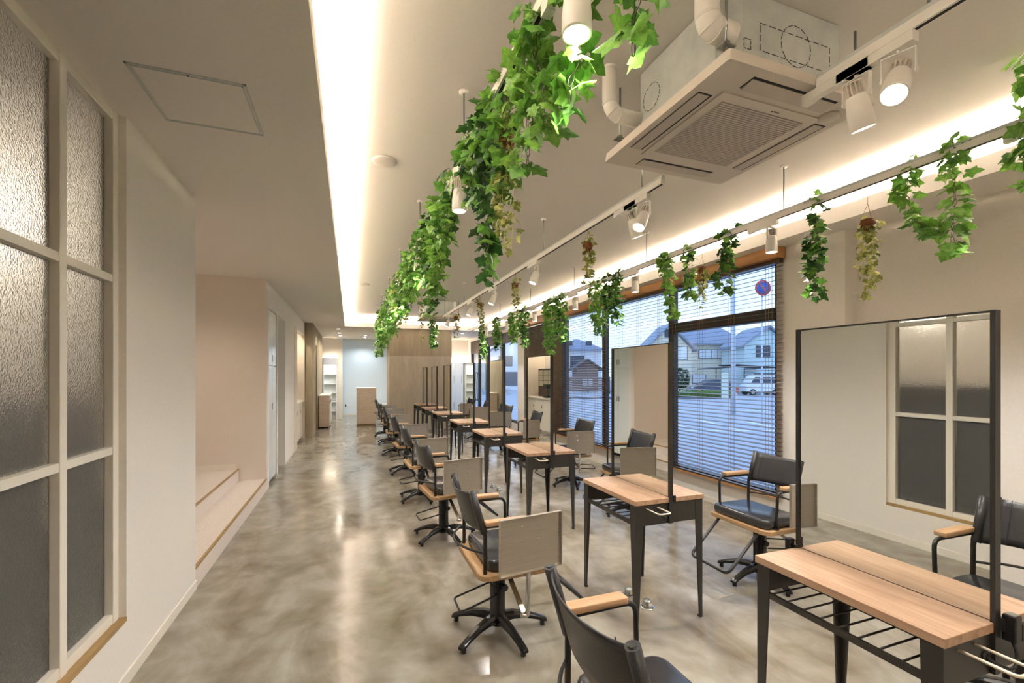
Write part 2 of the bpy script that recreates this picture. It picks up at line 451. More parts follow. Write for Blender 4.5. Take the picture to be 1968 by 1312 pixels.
# far left wall and the cool-lit room behind
w = MB(); w.box(-3.3, -0.34, 15.95, 16.05, 0, LOW_Z); w.box(-3.3, -1.7, 15.3, 15.4, 0, LOW_Z)
S('wall_far', w, M['wall'])
S('trim_8', MB().box(-0.36, -0.24, 15.9, 16.1, 0, 2.62), M['trimw'])
S('wall_far_room', MB().box(-1.0, 2.9, 17.3, 17.4, 0, LOW_Z).box(2.7, 2.8, 13.0, 17.3, 0, LOW_Z), M['cool'])
S('trim_9', MB().box(-0.24, 2.7, 16.02, 16.1, 2.62, LOW_Z), M['cool'])
S('wall_far_right', MB().box(2.8, 3.93, 15.3, 15.4, 0, LOW_Z), M['wall'])
S('wall_end', MB().box(-3.3, 4.2, 18.9, 19, 0, LOW_Z), M['wall'])
S('baseboard_far', MB().box(-0.24, 2.7, 17.28, 17.3, 0, 0.07), M['trimw'])

# frosted window in the left wall
fx0, fx1 = -1.085, -1.026
wf = MB()
for (y0, y1) in ((2.555, 2.60), (2.155, 2.20), (1.38, 1.425), (0.60, 0.645), (-0.2, -0.155), (-1.0, -0.955)):
    wf.box(fx0, fx1, y0, y1, 0.325, 2.70)
for (z0, z1) in ((0.325, 0.37), (1.107, 1.142), (1.902, 1.937), (2.655, 2.70)):
    wf.box(fx0 + 0.004, fx1 - 0.004, -1.5, 2.60, z0, z1)
S('window_5', wf, M['trimw'], 0.002)
win5 = bpy.data.objects['window_5']
MB().box(-1.064, -1.058, -1.5, 2.6, 0.33, 2.69).build('frosted_pane', M['frost'], win5)
S('trim_10', MB().box(-1.12, -1.03, 2.60, 2.615, 0.325, LOW_Z), M['jamb'])

tag(MB().box(-1.75, -1.35, -1.4, 3.3, 0.3, 1.38).box(-1.7, -1.4, -1.3, 3.2, 0, 0.3, 1).build('pane_darkening_box', [M['display'], M['trimw']]), 'dark box added behind the lower frosted panes to darken them', 'cabinet')  # made-up dark box, only there to darken the lower frosted panes
gl_ = thing('globe_lamp', 'glowing globe lamp blurred behind the upper frosted panes', 'lamp', (-2.2, 3.25, 2.42))
MB().lathe([(0.012, 0.09), (0.06, 0.07), (0.09, 0.02), (0.09, -0.03), (0.06, -0.075), (0.012, -0.09)]).build('globe', M['globe'], gl_)
MB().cyl((0, 0, 0.085), (0, 0, 0.28), 0.006, 8).build('stem', M['zinc'], gl_)
pl = bpy.data.lights.new('lamp', 'POINT'); pl.energy = 9; pl.color = (1.0, 0.93, 0.86); pl.shadow_soft_size = 0.1; plo = bpy.data.objects.new('lamp', pl); COL.objects.link(plo); plo.parent = gl_; plo.location = (0, -0.3, -0.2)
# hallway door leaf dark slot in the concrete
S('door_1', MB().box(-1.0, -0.975, 12.45, 12.95, 0, 2.25), M['wframe'])


# ------------------------------------------------------------------ street side windows
def window(n_, y0, y1, transom):
    f = MB()
    f.box(3.96, 4.03, y0, y0 + 0.05, 0.28, 2.62); f.box(3.96, 4.03, y1 - 0.05, y1, 0.28, 2.62)
    f.box(3.965, 4.025, y0 + 0.05, y1 - 0.05, 0.28, 0.33); f.box(3.965, 4.025, y0 + 0.05, y1 - 0.05, 2.57, 2.62)
    if transom: f.box(3.95, 4.035, y0 + 0.05, y1 - 0.05, 2.02, 2.14)
    o = f.build('window_%d' % n_, M['wframe'], None, 0, 'structure')
    g = MB()
    if transom:
        g.box(3.992, 3.998, y0 + 0.05, y1 - 0.05, 0.33, 2.02); g.box(3.992, 3.998, y0 + 0.05, y1 - 0.05, 2.14, 2.57)
    else: g.box(3.992, 3.998, y0 + 0.05, y1 - 0.05, 0.33, 2.57)
    g.build('pane', M['glass'], o)
    return o


window(1, 3.20, 4.77, True)
window(2, 4.77, 6.42, False)
window(3, 6.42, 7.97, False)
f = MB()
for (y0, y1) in ((10.2, 10.26), (11.62, 11.76), (13.04, 13.10)): f.box(3.94, 4.04, y0, y1, 0.25, 2.62)
f.box(3.95, 4.03, 10.2, 13.1, 0.25, 0.31); f.box(3.95, 4.03, 10.2, 13.1, 2.34, 2.62)
w4 = f.build('window_4', M['wframe'], None, 0, 'structure')
MB().box(3.987, 3.993, 10.26, 11.62, 0.31, 2.34).box(3.987, 3.993, 11.76, 13.04, 0.31, 2.34).build('pane', M['glass'], w4)
# entrance double door
f = MB()
for (y0, y1) in ((13.1, 13.2), (13.95, 14.01), (14.03, 14.09), (14.85, 14.95)): f.box(3.94, 4.02, y0, y1, 0, 2.2)
f.box(3.94, 4.02, 13.1, 14.95, 2.2, 2.62); f.box(3.94, 4.02, 13.2, 14.85, 0.0, 0.12)
d2 = f.build('door_2', M['wframe'], None, 0, 'structure')
MB().box(3.975, 3.981, 13.2, 13.95, 0.12, 2.2).box(3.975, 3.981, 14.09, 14.85, 0.12, 2.2).build('pane', M['glass'], d2)
for y in (13.90, 14.14):
    MB().tube(bend([(3.94, y, 1.55), (3.87, y, 1.55), (3.85, y, 1.1), (3.87, y, 0.65), (3.94, y, 0.65)], 0.06), 0.012, 8).build('pull_handle', M['wframe'], d2)

# ------------------------------------------------------------------ venetian blinds
BL = [(3.12, 4.74, 'wide dark wooden venetian blind on the nearest street window'),
      (4.77, 6.38, 'dark wooden venetian blind on the second street window from the camera'),
      (6.41, 7.94, 'dark wooden venetian blind on the third street window from the camera'),
      (7.97, 9.74, 'dark wooden venetian blind over the taupe panel, farthest of the four blinds')]
for (y0, y1, lab) in BL:
    t_ = thing('venetian_blind', lab, 'blind', (3.885, (y0 + y1) / 2, 0), 0, 'venetian blinds on the street windows')
    hl = (y1 - y0) / 2
    MB().box(-0.025, 0.025, -hl, hl, 2.555, 2.595).build('head_rail', M['blind'], t_)
    MB().box(-0.02, 0.02, -hl, hl, 0.30, 0.318).build('bottom_rail', M['blind'], t_)
    sl = MB(); z = 0.345
    while z < 2.55:
        sl.hexa([(-0.0215, -hl, z - 0.0035), (0.0215, -hl, z + 0.0025), (0.0215, hl, z + 0.0025), (-0.0215, hl, z - 0.0035)],
                [(-0.0215, -hl, z - 0.0008), (0.0215, -hl, z + 0.0052), (0.0215, hl, z + 0.0052), (-0.0215, hl, z - 0.0008)])
        z += 0.0435
    sl.build('slats', M['blind'], t_)
    cd = MB()
    k = 4
    for i in range(k):
        y = -hl + 0.12 + i * (2 * hl - 0.24) / (k - 1)
        for dx in (-0.023, 0.023): cd.box(dx - 0.0012, dx + 0.0012, y - 0.0012, y + 0.0012, 0.31, 2.56)
        cd.box(-0.0245, -0.0225, y + 0.03, y + 0.032, 0.31, 2.56)
    cd.build('ladder_cords', M['cord'], t_)


# ------------------------------------------------------------------ tables with mirrors
TY = [0.738, 2.145, 3.79, 5.162, 6.59, 8.26, 9.66, 11.0]
TX0, TX1, TD, MX = 1.531, 2.026, 0.609, 1.7785
TW = TX1 - TX0


def make_table(label, group):
    t_ = thing('styling_table', label, 'table', (MX, TY[0] + TD / 2, 0), 0, group)
    hx, hy = TW / 2, TD / 2
    for sx in (-1, 1):
        a, b_ = sorted((sx * 0.003, sx * hx))
        MB().box(a, b_, -hy, hy, 0.722, 0.75).build('tabletop_board', M['oak'], t_, 0.002)
    for sx in (-1, 1):
        for sy in (-1, 1):
            x, y = sx * (hx - 0.006), sy * (hy - 0.006)
            m1 = MB()
            def sec(w_, tk, z, ox=0, oy=0):
                return [(x - sx * ox, y - sy * oy, z), (x - sx * w_, y - sy * oy, z), (x - sx * w_, y - sy * tk, z), (x - sx * tk, y - sy * tk, z), (x - sx * tk, y - sy * w_, z), (x - sx * ox, y - sy * w_, z)]
            m1.layers([sec(0.020, 0.010, 0.012), sec(0.052, 0.006, 0.60), sec(0.055, 0.006, 0.722)], smooth=False)
            m1.box(min(x, x - sx * 0.02), max(x, x - sx * 0.02), min(y, y - sy * 0.02), max(y, y - sy * 0.02), 0.0, 0.012)
            m1.build('leg', M['blackm'], t_)
    for sy in (-1, 1):
        ya, yb = sorted((sy * (hy - 0.008), sy * (hy - 0.011)))
        MB().box(-hx + 0.05, hx - 0.05, ya, yb, 0.60, 0.722).build('apron', M['blackm'], t_)
    for sx in (-1, 1):
        xa, xb = sorted((sx * (hx - 0.008), sx * (hx - 0.02)))
        MB().box(xa, xb, -hy + 0.03, hy - 0.03, 0.60, 0.622).build('side_rail', M['blackm'], t_)
    sh = MB()
    sh.box(-0.012, 0.012, -hy + 0.01, hy - 0.01, 0.603, 0.625)
    for i in range(9):
        y = -hy + 0.055 + i * 0.0625
        sh.cyl((-hx + 0.02, y, 0.612), (hx - 0.02, y, 0.612), 0.0035, 6)
    sh.build('wire_shelf', M['blackm'], t_)
    pts = [(-0.17, -hy + 0.02, 0.70), (-0.17, -hy - 0.115, 0.70), (-0.09, -hy - 0.115, 0.70), (-0.09, -hy + 0.02, 0.70)]
    MB().tube(bend(pts, 0.018), 0.0048, 8).build('towel_bar', M['bar'], t_)
    pts = [(-x, -y, z) for x, y, z in pts]
    MB().tube(bend(pts, 0.018), 0.0048, 8).build('towel_bar', M['bar'], t_)
    g = MB(); g.lathe([(0.022, 0), (0.022, 0.006), (0.013, 0.006), (0.013, 0.001)], mat4=Matrix.Translation((-0.035, -hy + 0.009, 0.652)) @ Matrix.Rotation(PI / 2, 4, 'X'))
    g.build('cable_grommet', M['black'], t_)
    # mirror standing along the middle seam
    mp_ = MB().box(-0.006, 0.006, -hy + 0.008, hy - 0.008, 0.753, 1.658).build('mirror', M['mirror'], t_)
    fr_ = MB()
    for sy in (-1, 1):
        ya, yb = sorted((sy * (hy + 0.004), sy * (hy - 0.008)))
        fr_.box(-0.014, 0.014, ya, yb, 0.60, 1.664)
    fr_.box(-0.009, 0.009, -hy + 0.008, hy - 0.008, 1.658, 1.664)
    fr_.build('mirror_frame', M['black'], t_)
    MB().box(0.014, 0.028, -hy - 0.012, -hy + 0.006, 0.725, 0.762).box(-0.028, -0.014, hy - 0.006, hy + 0.012, 0.725, 0.762).build('mirror_clamp', M['black'], t_)
    return t_


ORD = ['nearest', 'second', 'third', 'fourth', 'fifth', 'sixth', 'seventh', 'farthest']
tab0 = None
for i, y in enumerate(TY):
    lab = 'oak-topped double styling table with black steel legs and upright mirror, %s from the camera' % ORD[i]
    if i == 0:
        tab0 = make_table(lab, 'styling tables in one row')
    else:
        dup(tab0, (MX, y + TD / 2, 0), 0, lab)
# plug box clamped on the nearest table only
hy = TD / 2
pb = MB(); pb.box(0.016, 0.05, -hy - 0.035, -hy - 0.004, 0.70, 0.775); pb.box(0.052, 0.06, -hy - 0.035, -hy - 0.012, 0.70, 0.75)
pbo = pb.build('plug_box', M['blackg'], tab0, 0.003)
MB().box(0.020, 0.046, -hy - 0.031, -hy - 0.008, 0.775, 0.778).build('plug_label', M['zinc'], pbo)
MB().tube(bend([(0.035, -hy - 0.02, 0.70), (0.04, -hy - 0.03, 0.66), (0.02, -hy - 0.03, 0.62), (-0.02, -hy + 0.0, 0.64), (-0.03, -hy + 0.01, 0.652)], 0.03), 0.0045, 8).build('power_cord', M['black'], tab0)
MB().box(-0.045, -0.016, hy + 0.006, hy + 0.03, 0.74, 0.785).build('plug_box', M['blackg'], tab0, 0.003)


# ------------------------------------------------------------------ styling chairs
def make_chair(q, label, group):      # q = +1 faces +x, q = -1 faces -x
    t_ = thing('styling_chair', label, 'chair', (0, 0, 0), 0, group)
    X = lambda x: q * x
    bx = lambda a, b_: tuple(sorted((q * a, q * b_)))
    x0, x1 = bx(-0.18, 0.235)
    MB().layers([[(x, y, z) for x, y in rrect(x0 + i_, x1 - i_, -0.26 + i_, 0.26 - i_, 0.06)] for i_, z in ((0.008, 0.408), (0, 0.414), (0, 0.438), (0.005, 0.443))], smooth=False).build('seat_board', M['oaks'], t_)
    x0, x1 = bx(-0.125, 0.222)
    MB().pad(x0, x1, -0.235, 0.235, 0.444, 0.505, 0.05, 0.016).build('seat_cushion', M['seatleather'], t_)
    # leather sling back
    zs = [0.655 + 0.21 * k / 6 for k in range(7)]
    px = lambda z: -0.142 - 0.066 * max(0, (z - 0.64)) / 0.225
    NS = 14; fr_, bk = [], []
    for k, z in enumerate(zs):
        for j in range(NS + 1):
            s_ = j / NS; y = -0.211 + 0.422 * s_
            bow = 0.050 * (4 * s_ * (1 - s_)) ** 0.8
            zz = z - (0.014 * 4 * s_ * (1 - s_) if k == 6 else 0)
            x = px(z) - bow + 0.008
            fr_.append((X(x), y, zz)); bk.append((X(x - 0.007), y, zz))
    m_ = MB(); n1 = NS + 1; fs = []; off = len(fr_)
    for k in range(6):
        for j in range(NS):
            a = k * n1 + j
            fs.append((a, a + 1, a + n1 + 1, a + n1)); fs.append((off + a, off + a + n1, off + a + n1 + 1, off + a + 1))
    for j in range(NS):
        fs.append((j, off + j, off + j + 1, j + 1)); a = 6 * n1 + j; fs.append((a, a + 1, off + a + 1, off + a))
    for k in range(6):
        a = k * n1; fs.append((a, a + n1, off + a + n1, off + a)); a += NS; fs.append((a, off + a, off + a + n1, a + n1))
    m_.add(fr_ + bk, fs, 0, True)
    for sy in (-1, 1):     # rolled hems around the posts
        m_.cyl((X(px(0.652)), sy * 0.218, 0.652), (X(px(0.872)), sy * 0.218, 0.872), 0.019, 14)
        for s_ in (0.045,):
            y = sy * (0.211 - s_)
            m_.tube([(X(px(z) - 0.050 * (4 * (s_ / 0.45) * (1 - s_ / 0.45)) ** 0.8 + 0.009), y, z) for z in zs], 0.0022, 5)
    m_.build('backrest', M['leather'], t_)
    for sy in (-1, 1):
        fr2 = MB()
        fr2.tube([(X(-0.142), sy * 0.228, 0.443), (X(-0.142), sy * 0.226, 0.64), (X(px(0.876)), sy * 0.218, 0.876)], 0.0105, 10)
        fr2.tube(bend([(X(-0.142), sy * 0.240, 0.69), (X(0.13), sy * 0.248, 0.69), (X(0.132), sy * 0.240, 0.443)], 0.045), 0.0095, 10)
        fr2.cyl((X(0.132), sy * 0.240, 0.443), (X(0.132), sy * 0.240, 0.452), 0.018, 12)
        af = fr2.build('arm_frame', M['black'], t_)
        x0, x1 = bx(-0.15, 0.085)
        MB().pad(x0, x1, sy * 0.248 - 0.026, sy * 0.248 + 0.026, 0.699, 0.722, 0.006, 0.003).build('armrest', M['oakx'], t_)
    ys = [-0.236 + 0.472 * k / 12 for k in range(13)]
    MB().tube([(X(-0.142 - 0.11 * math.cos(PI / 2 * y / 0.236) ** 0.8), y, 0.553) for y in ys], 0.0065, 8).build('back_rail', M['black'], t_)
    # column
    cl = MB(); cl.lathe([(0.052, 0.05), (0.052, 0.10), (0.044, 0.115), (0.044, 0.345), (0.040, 0.352), (0.024, 0.353), (0.024, 0.395)], n=20)
    cl.cyl((X(0.0), 0.03, 0.275), (X(0.02), -0.07, 0.275), 0.012, 10); cl.cyl((X(0.02), -0.065, 0.275), (X(0.022), -0.078, 0.275), 0.018, 12)
    cl.build('column', M['blackg'], t_)
    MB().box(-0.10, 0.10, -0.12, 0.12, 0.395, 0.408).build('seat_plate', M['black'], t_)
    for k in range(5):
        a = math.radians(-6 + 72 * k)
        d = Vector((q * math.cos(a), math.sin(a), 0)); s2 = Vector((-d.y, d.x, 0))
        rings = []
        for (r, zc, w_, h_) in ((0.03, 0.085, 0.032, 0.05), (0.09, 0.088, 0.026, 0.042), (0.16, 0.078, 0.022, 0.034), (0.23, 0.056, 0.020, 0.026), (0.275, 0.038, 0.021, 0.022), (0.295, 0.030, 0.018, 0.018)):
            c_ = d * r + Vector((0, 0, zc))
            rings.append([tuple(c_ + s2 * (w_ * u_) + Vector((0, 0, h_ * v_))) for u_, v_ in ((-1, -0.5), (1, -0.5), (1, 0.1), (0.55, 0.5), (-0.55, 0.5), (-1, 0.1))])
        lg = MB().layers(rings, smooth=False).build('base_leg', M['blackg'], t_, 0.003)
        e = d * 0.27
        MB().cyl((e.x, e.y, 0.0), (e.x, e.y, 0.03), 0.014, 10).build('glide', M['black'], lg)
    # foot rest
    MB().tube(bend([(X(0.215), 0.168, 0.405), (X(0.475), 0.168, 0.17), (X(0.475), -0.168, 0.17), (X(0.215), -0.168, 0.405)], 0.045), 0.0105, 8).build('footrest', M['black'], t_)
    MB().tube(bend([(X(-0.03), 0.03, 0.275), (X(-0.27), -0.06, 0.262), (X(-0.26), -0.17, 0.235), (X(-0.02), -0.05, 0.23)], 0.02), 0.0055, 8).build('foot_pedal', M['black'], t_)
    # folded steel tray on its arm
    ta = MB(); ta.hexa([(X(0.025), -0.02, 0.375), (X(0.05), -0.02, 0.375), (X(0.05), -0.325, 0.245), (X(0.025), -0.325, 0.245)],
                       [(X(0.025), -0.02, 0.385), (X(0.05), -0.02, 0.385), (X(0.05), -0.325, 0.257), (X(0.025), -0.325, 0.257)])
    ta.cyl((X(0.037), -0.02, 0.38), (X(0.037), -0.02, 0.41), 0.012, 10)
    ta.tube(bend([(X(0.02), -0.325, 0.25), (X(0.055), -0.325, 0.238), (X(0.062), -0.325, 0.55)], 0.03), 0.0125, 10)
    ta.build('tray_arm', M['silver'], t_)
    tr_ = MB(); x0, x1 = bx(-0.12, 0.24)
    tr_.box(x0, x1, -0.346, -0.343, 0.485, 0.765)
    tr_.box(x0, x1, -0.362, -0.346, 0.762, 0.765); tr_.box(x0, x1, -0.362, -0.346, 0.485, 0.488)
    tr_.box(x0, x0 + 0.003, -0.362, -0.346, 0.485, 0.765); tr_.box(x1 - 0.003, x1, -0.362, -0.346, 0.485, 0.765)
    tr_.box(X(0.06) - 0.05, X(0.06) + 0.05, -0.343, -0.335, 0.60, 0.72)
    def swing(mb_):
        an = q * 0.14; px_, py_ = X(0.06), -0.345
        mb_.v = [(px_ + (x - px_) * math.cos(an) - (y - py_) * math.sin(an), py_ - 0.012 + (x - px_) * math.sin(an) + (y - py_) * math.cos(an), z) for x, y, z in mb_.v]
    swing(tr_)
    tro = tr_.build('tray', M['steel'], t_)
    rv = MB()
    for dx in (-0.045, 0.05):
        for z in (0.64, 0.715): rv.lathe([(0.0055, 0), (0.0055, 0.0015), (0.002, 0.0035)], n=10, mat4=Matrix.Translation((X(0.055) + dx, -0.346, z)) @ Matrix.Rotation(PI / 2, 4, 'X'))
    swing(rv)
    rv.build('rivets', M['chrome'], tro)
    return t_


LY = [1.055, 2.44, 4.02, 5.35, 6.86, 8.53, 9.90, 11.2]
RY = [1.03, 2.42, 4.02, 5.33, 6.80, 8.45, 9.90, 11.2]
LROT = [0, 0, 0.10, 0.04, 0.10, -0.04, 0.06, 0.0]
cl_ = cr_ = None
for i in range(8):
    la = 'black leather salon chair with folded steel tray, on the aisle side of the %s table' % ORD[i]
    lb = 'black leather salon chair with folded steel tray, on the window side of the %s table' % ORD[i]
    if i == 0:
        cl_ = make_chair(1, la, 'salon chairs along the aisle side'); cl_.location = (0.80, LY[i], 0)
    if i == 0:
        cr_ = make_chair(-1, lb, 'salon chairs along the window side'); cr_.location = (2.80, RY[0], 0)
    if i > 0: dup(cl_, (0.80, LY[i], 0), LROT[i], la)
    if i > 0:
        rc = dup(cr_, (2.80, RY[i], 0), -LROT[i] * 0.5, lb)
        if i == 1:
            for ch_ in rc.children:
                if ch_.name.startswith('tray'): ch_.location.x += 0.11

for ch_ in cl_.children:
    if ch_.name.startswith('tray'): ch_.location.y -= 0.07

# ------------------------------------------------------------------ floor outlets
o0 = None
for i, y in enumerate(TY[1:7]):
    for k, dy in enumerate((0.215, 0.39)):
        lab = 'round silver floor outlet under the %s table, %s of its pair' % (ORD[i + 1], ('nearer', 'farther')[k])
        x = MX - 0.003 - 0.018 * k
        if o0 is None:
            o0 = thing('floor_outlet', lab, 'floor outlet', (x, y + dy, 0), 0, 'floor outlets under the tables')
            MB().lathe([(0.044, 0), (0.044, 0.003), (0.040, 0.005), (0.030, 0.005)], n=28).build('flange', M['chrome'], o0)
            MB().lathe([(0.027, 0.005), (0.027, 0.038), (0.023, 0.045), (0.010, 0.047)], n=24).build('cap', M['zinc'], o0)
            MB().box(-0.008, 0.012, -0.0285, -0.026, 0.012, 0.034).build('socket_face', M['trimw'], o0)
        else:
            dup(o0, (x, y + dy, 0), 0, lab)
hp = MB(); hp.box(-0.085, 0.085, -0.18, 0.18, 0.0, 0.0012); 
ho = hp.build('floor_hatch', M['floor']); ho.location = (2.33, 2.47, 0); ho.rotation_euler.z = 0.03
tag(ho, 'flush rectangular floor hatch beside the second table, window side', 'hatch')
hr = MB()
for a in ((-0.087, -0.084, -0.182, 0.182), (0.084, 0.087, -0.182, 0.182), (-0.087, 0.087, -0.182, -0.179), (-0.087, 0.087, 0.179, 0.182), (-0.02, -0.018, -0.18, 0.18)): hr.box(a[0], a[1], a[2], a[3], 0.0, 0.0016)
hr.build('hatch_rim', M['concrete'], ho)


# ------------------------------------------------------------------ tracks and spotlights
def track(x, y0, y1, rods, lab):
    t_ = thing('lighting_track', lab, 'track', (x, (y0 + y1) / 2, 2.63), 0)
    hl = (y1 - y0) / 2
    MB().box(-0.017, 0.017, -hl, hl, 0.0, 0.034).build('rail', M['whitepaint'], t_)
    MB().box(-0.007, 0.007, -hl + 0.01, hl - 0.01, -0.0008, 0.001).build('slot', M['dark'], t_)
    MB().box(-0.012, 0.012, -hl, hl, 0.036, 0.052).build('support_channel', M['galv'], t_)
    for y in rods:
        r_ = MB().cyl((0, y - (y0 + y1) / 2, 0.05), (0, y - (y0 + y1) / 2, CEIL_Z - 2.63), 0.005, 8).build('suspension_rod', M['zinc'], t_)
        MB().lathe([(0.024, CEIL_Z - 2.63 - 0.012), (0.026, CEIL_Z - 2.63)], (0, y - (y0 + y1) / 2, 0), 20).build('ceiling_cap', M['whitepaint'], r_)


track(0.576, -2.5, 11.6, [-0.9, 0.72, 2.34, 3.94, 5.54, 7.19, 8.78, 10.4], 'long white lighting track above the aisle, smothered in ivy')
track(1.778, -2.5, 1.262, [-1.0, 0.9], 'short white lighting track over the tables, in front of the near air conditioner')
track(1.778, 2.21, 8.94, [2.42, 3.98, 5.6, 7.2, 8.8], 'middle white lighting track running from behind the near air conditioner')
track(2.975, -2.5, 11.6, [-0.9, 0.72, 2.37, 3.97, 5.60, 7.22, 8.9, 10.4], 'long white lighting track beside the street windows')


def make_spot(lab, tilt, yaw=0.0):
    t_ = thing('track_spotlight', lab, 'spotlight', (0, 0, 2.63), 0, 'track spotlights')
    MB().box(-0.017, 0.017, -0.05, 0.20, -0.036, 0.0).build('driver_box', M['whitepaint'], t_, 0.002)
    MB().box(-0.016, 0.016, 0.165, 0.205, -0.040, 0.0).build('track_adapter', M['whitepaint'], t_)
    yk = MB()
    yk.cyl((0, 0, -0.036), (0, 0, -0.048), 0.008, 10)
    yk.box(-0.046, 0.046, -0.009, 0.009, -0.052, -0.048)
    yk.box(-0.047, -0.044, -0.009, 0.009, -0.135, -0.048); yk.box(0.044, 0.047, -0.009, 0.009, -0.135, -0.048)
    yk.cyl((-0.051, 0, -0.125), (-0.042, 0, -0.125), 0.006, 8); yk.cyl((0.042, 0, -0.125), (0.051, 0, -0.125), 0.006, 8)
    yk.build('yoke', M['whitepaint'], t_).rotation_euler.z = yaw
    R_ = Matrix.Translation((0, 0, -0.125)) @ Matrix.Rotation(yaw, 4, 'Z') @ Matrix.Rotation(tilt, 4, 'X')
    hd = MB(); hd.lathe([(0.030, 0.012), (0.034, 0.0), (0.040, -0.055), (0.041, -0.105), (0.0405, -0.112), (0.036, -0.112), (0.036, -0.100)], n=24, mat4=R_)
    hd.build('housing', M['whitepaint'], t_)
    fn = MB()
    for k in range(14):
        a = 2 * PI * k / 14
        p = [R_ @ Vector((0.031 * math.cos(a + d_), 0.031 * math.sin(a + d_), z)) for z in (0.012, 0.055) for d_ in (-0.08, 0.08)]
        r2 = [R_ @ Vector((0.020 * math.cos(a + d_), 0.020 * math.sin(a + d_), z)) for z in (0.012, 0.055) for d_ in (-0.12, 0.12)]
        fn.hexa([p[0], p[1], r2[1], r2[0]], [p[2], p[3], r2[3], r2[2]])
    fn.lathe([(0.020, 0.012), (0.020, 0.055)], n=12, mat4=R_); fn.lathe([(0.032, 0.055), (0.031, 0.060)], n=16, mat4=R_)
    fn.build('heat_sink', M['acwhite'], t_)
    MB().lathe([(0.0355, -0.104), (0.0355, -0.101)], n=24, mat4=R_).build('lens', M['lens'], t_)
    p = R_ @ Vector((0, 0, -0.118)); d = (R_ @ Vector((0, 0, -1)) - R_ @ Vector((0, 0, 0)))
    spot_light(t_, p, d, SPOT, 2.1, (1.0, 0.965, 0.925), 0.033)
    return t_


SP = []
for i, y in enumerate([-1.2, 1.07, 2.45, 4.05, 5.6, 7.0, 8.5, 9.9]):
    SP.append((0.576, y, 0, 'white track spotlight hanging among the ivy above the aisle, %s along its track' % ['added fill behind camera', 'nearest', 'second', 'third', 'fourth', 'fifth', 'sixth', 'seventh'][i]))  # the one behind the camera is an added fill lamp, out of view
for i, (y, a) in enumerate([(0.985, (0.62, 1.9)), (1.12, (0.35, -1.57)), (2.40, (0.55, 1.9)), (2.52, (0.35, -1.57)), (4.16, (0.4, 1.57)), (5.57, (0.4, 1.57)), (6.75, (0.4, 1.57)), (8.45, (0.4, 1.57))]):
    SP.append((1.778, y, a, 'white spotlight on the middle track, %s' % ['right one of the pair before the near air conditioner', 'left one of the pair before the near air conditioner', 'right one of the pair behind the near air conditioner', 'left one of the pair behind the near air conditioner', 'first single one behind that pair', 'second single one behind that pair', 'third single one behind that pair', 'fourth single one behind that pair', 'last one at the far end'][i]))
for i, y in enumerate([-1.2, 1.0, 2.47, 4.17, 5.57, 7.03, 8.45, 9.9]):
    SP.append((2.975, y, 0, 'white track spotlight on the window side track, %s' % ['added fill behind camera', 'beyond the right edge of view', 'nearest in view', 'second in view', 'third in view', 'fourth in view', 'fifth in view', 'sixth in view'][i]))  # first one is likewise an unseen lamp added to lift the shadows
protos = {}
for (x, y, tilt, lab) in SP:
    if tilt not in protos:
        protos[tilt] = make_spot(lab, *(tilt or (0.0, 0.0))); o = protos[tilt]; o.location = (x, y, 2.63)
    else:
        o = dup(protos[tilt], (x, y, 2.63), 0, lab)


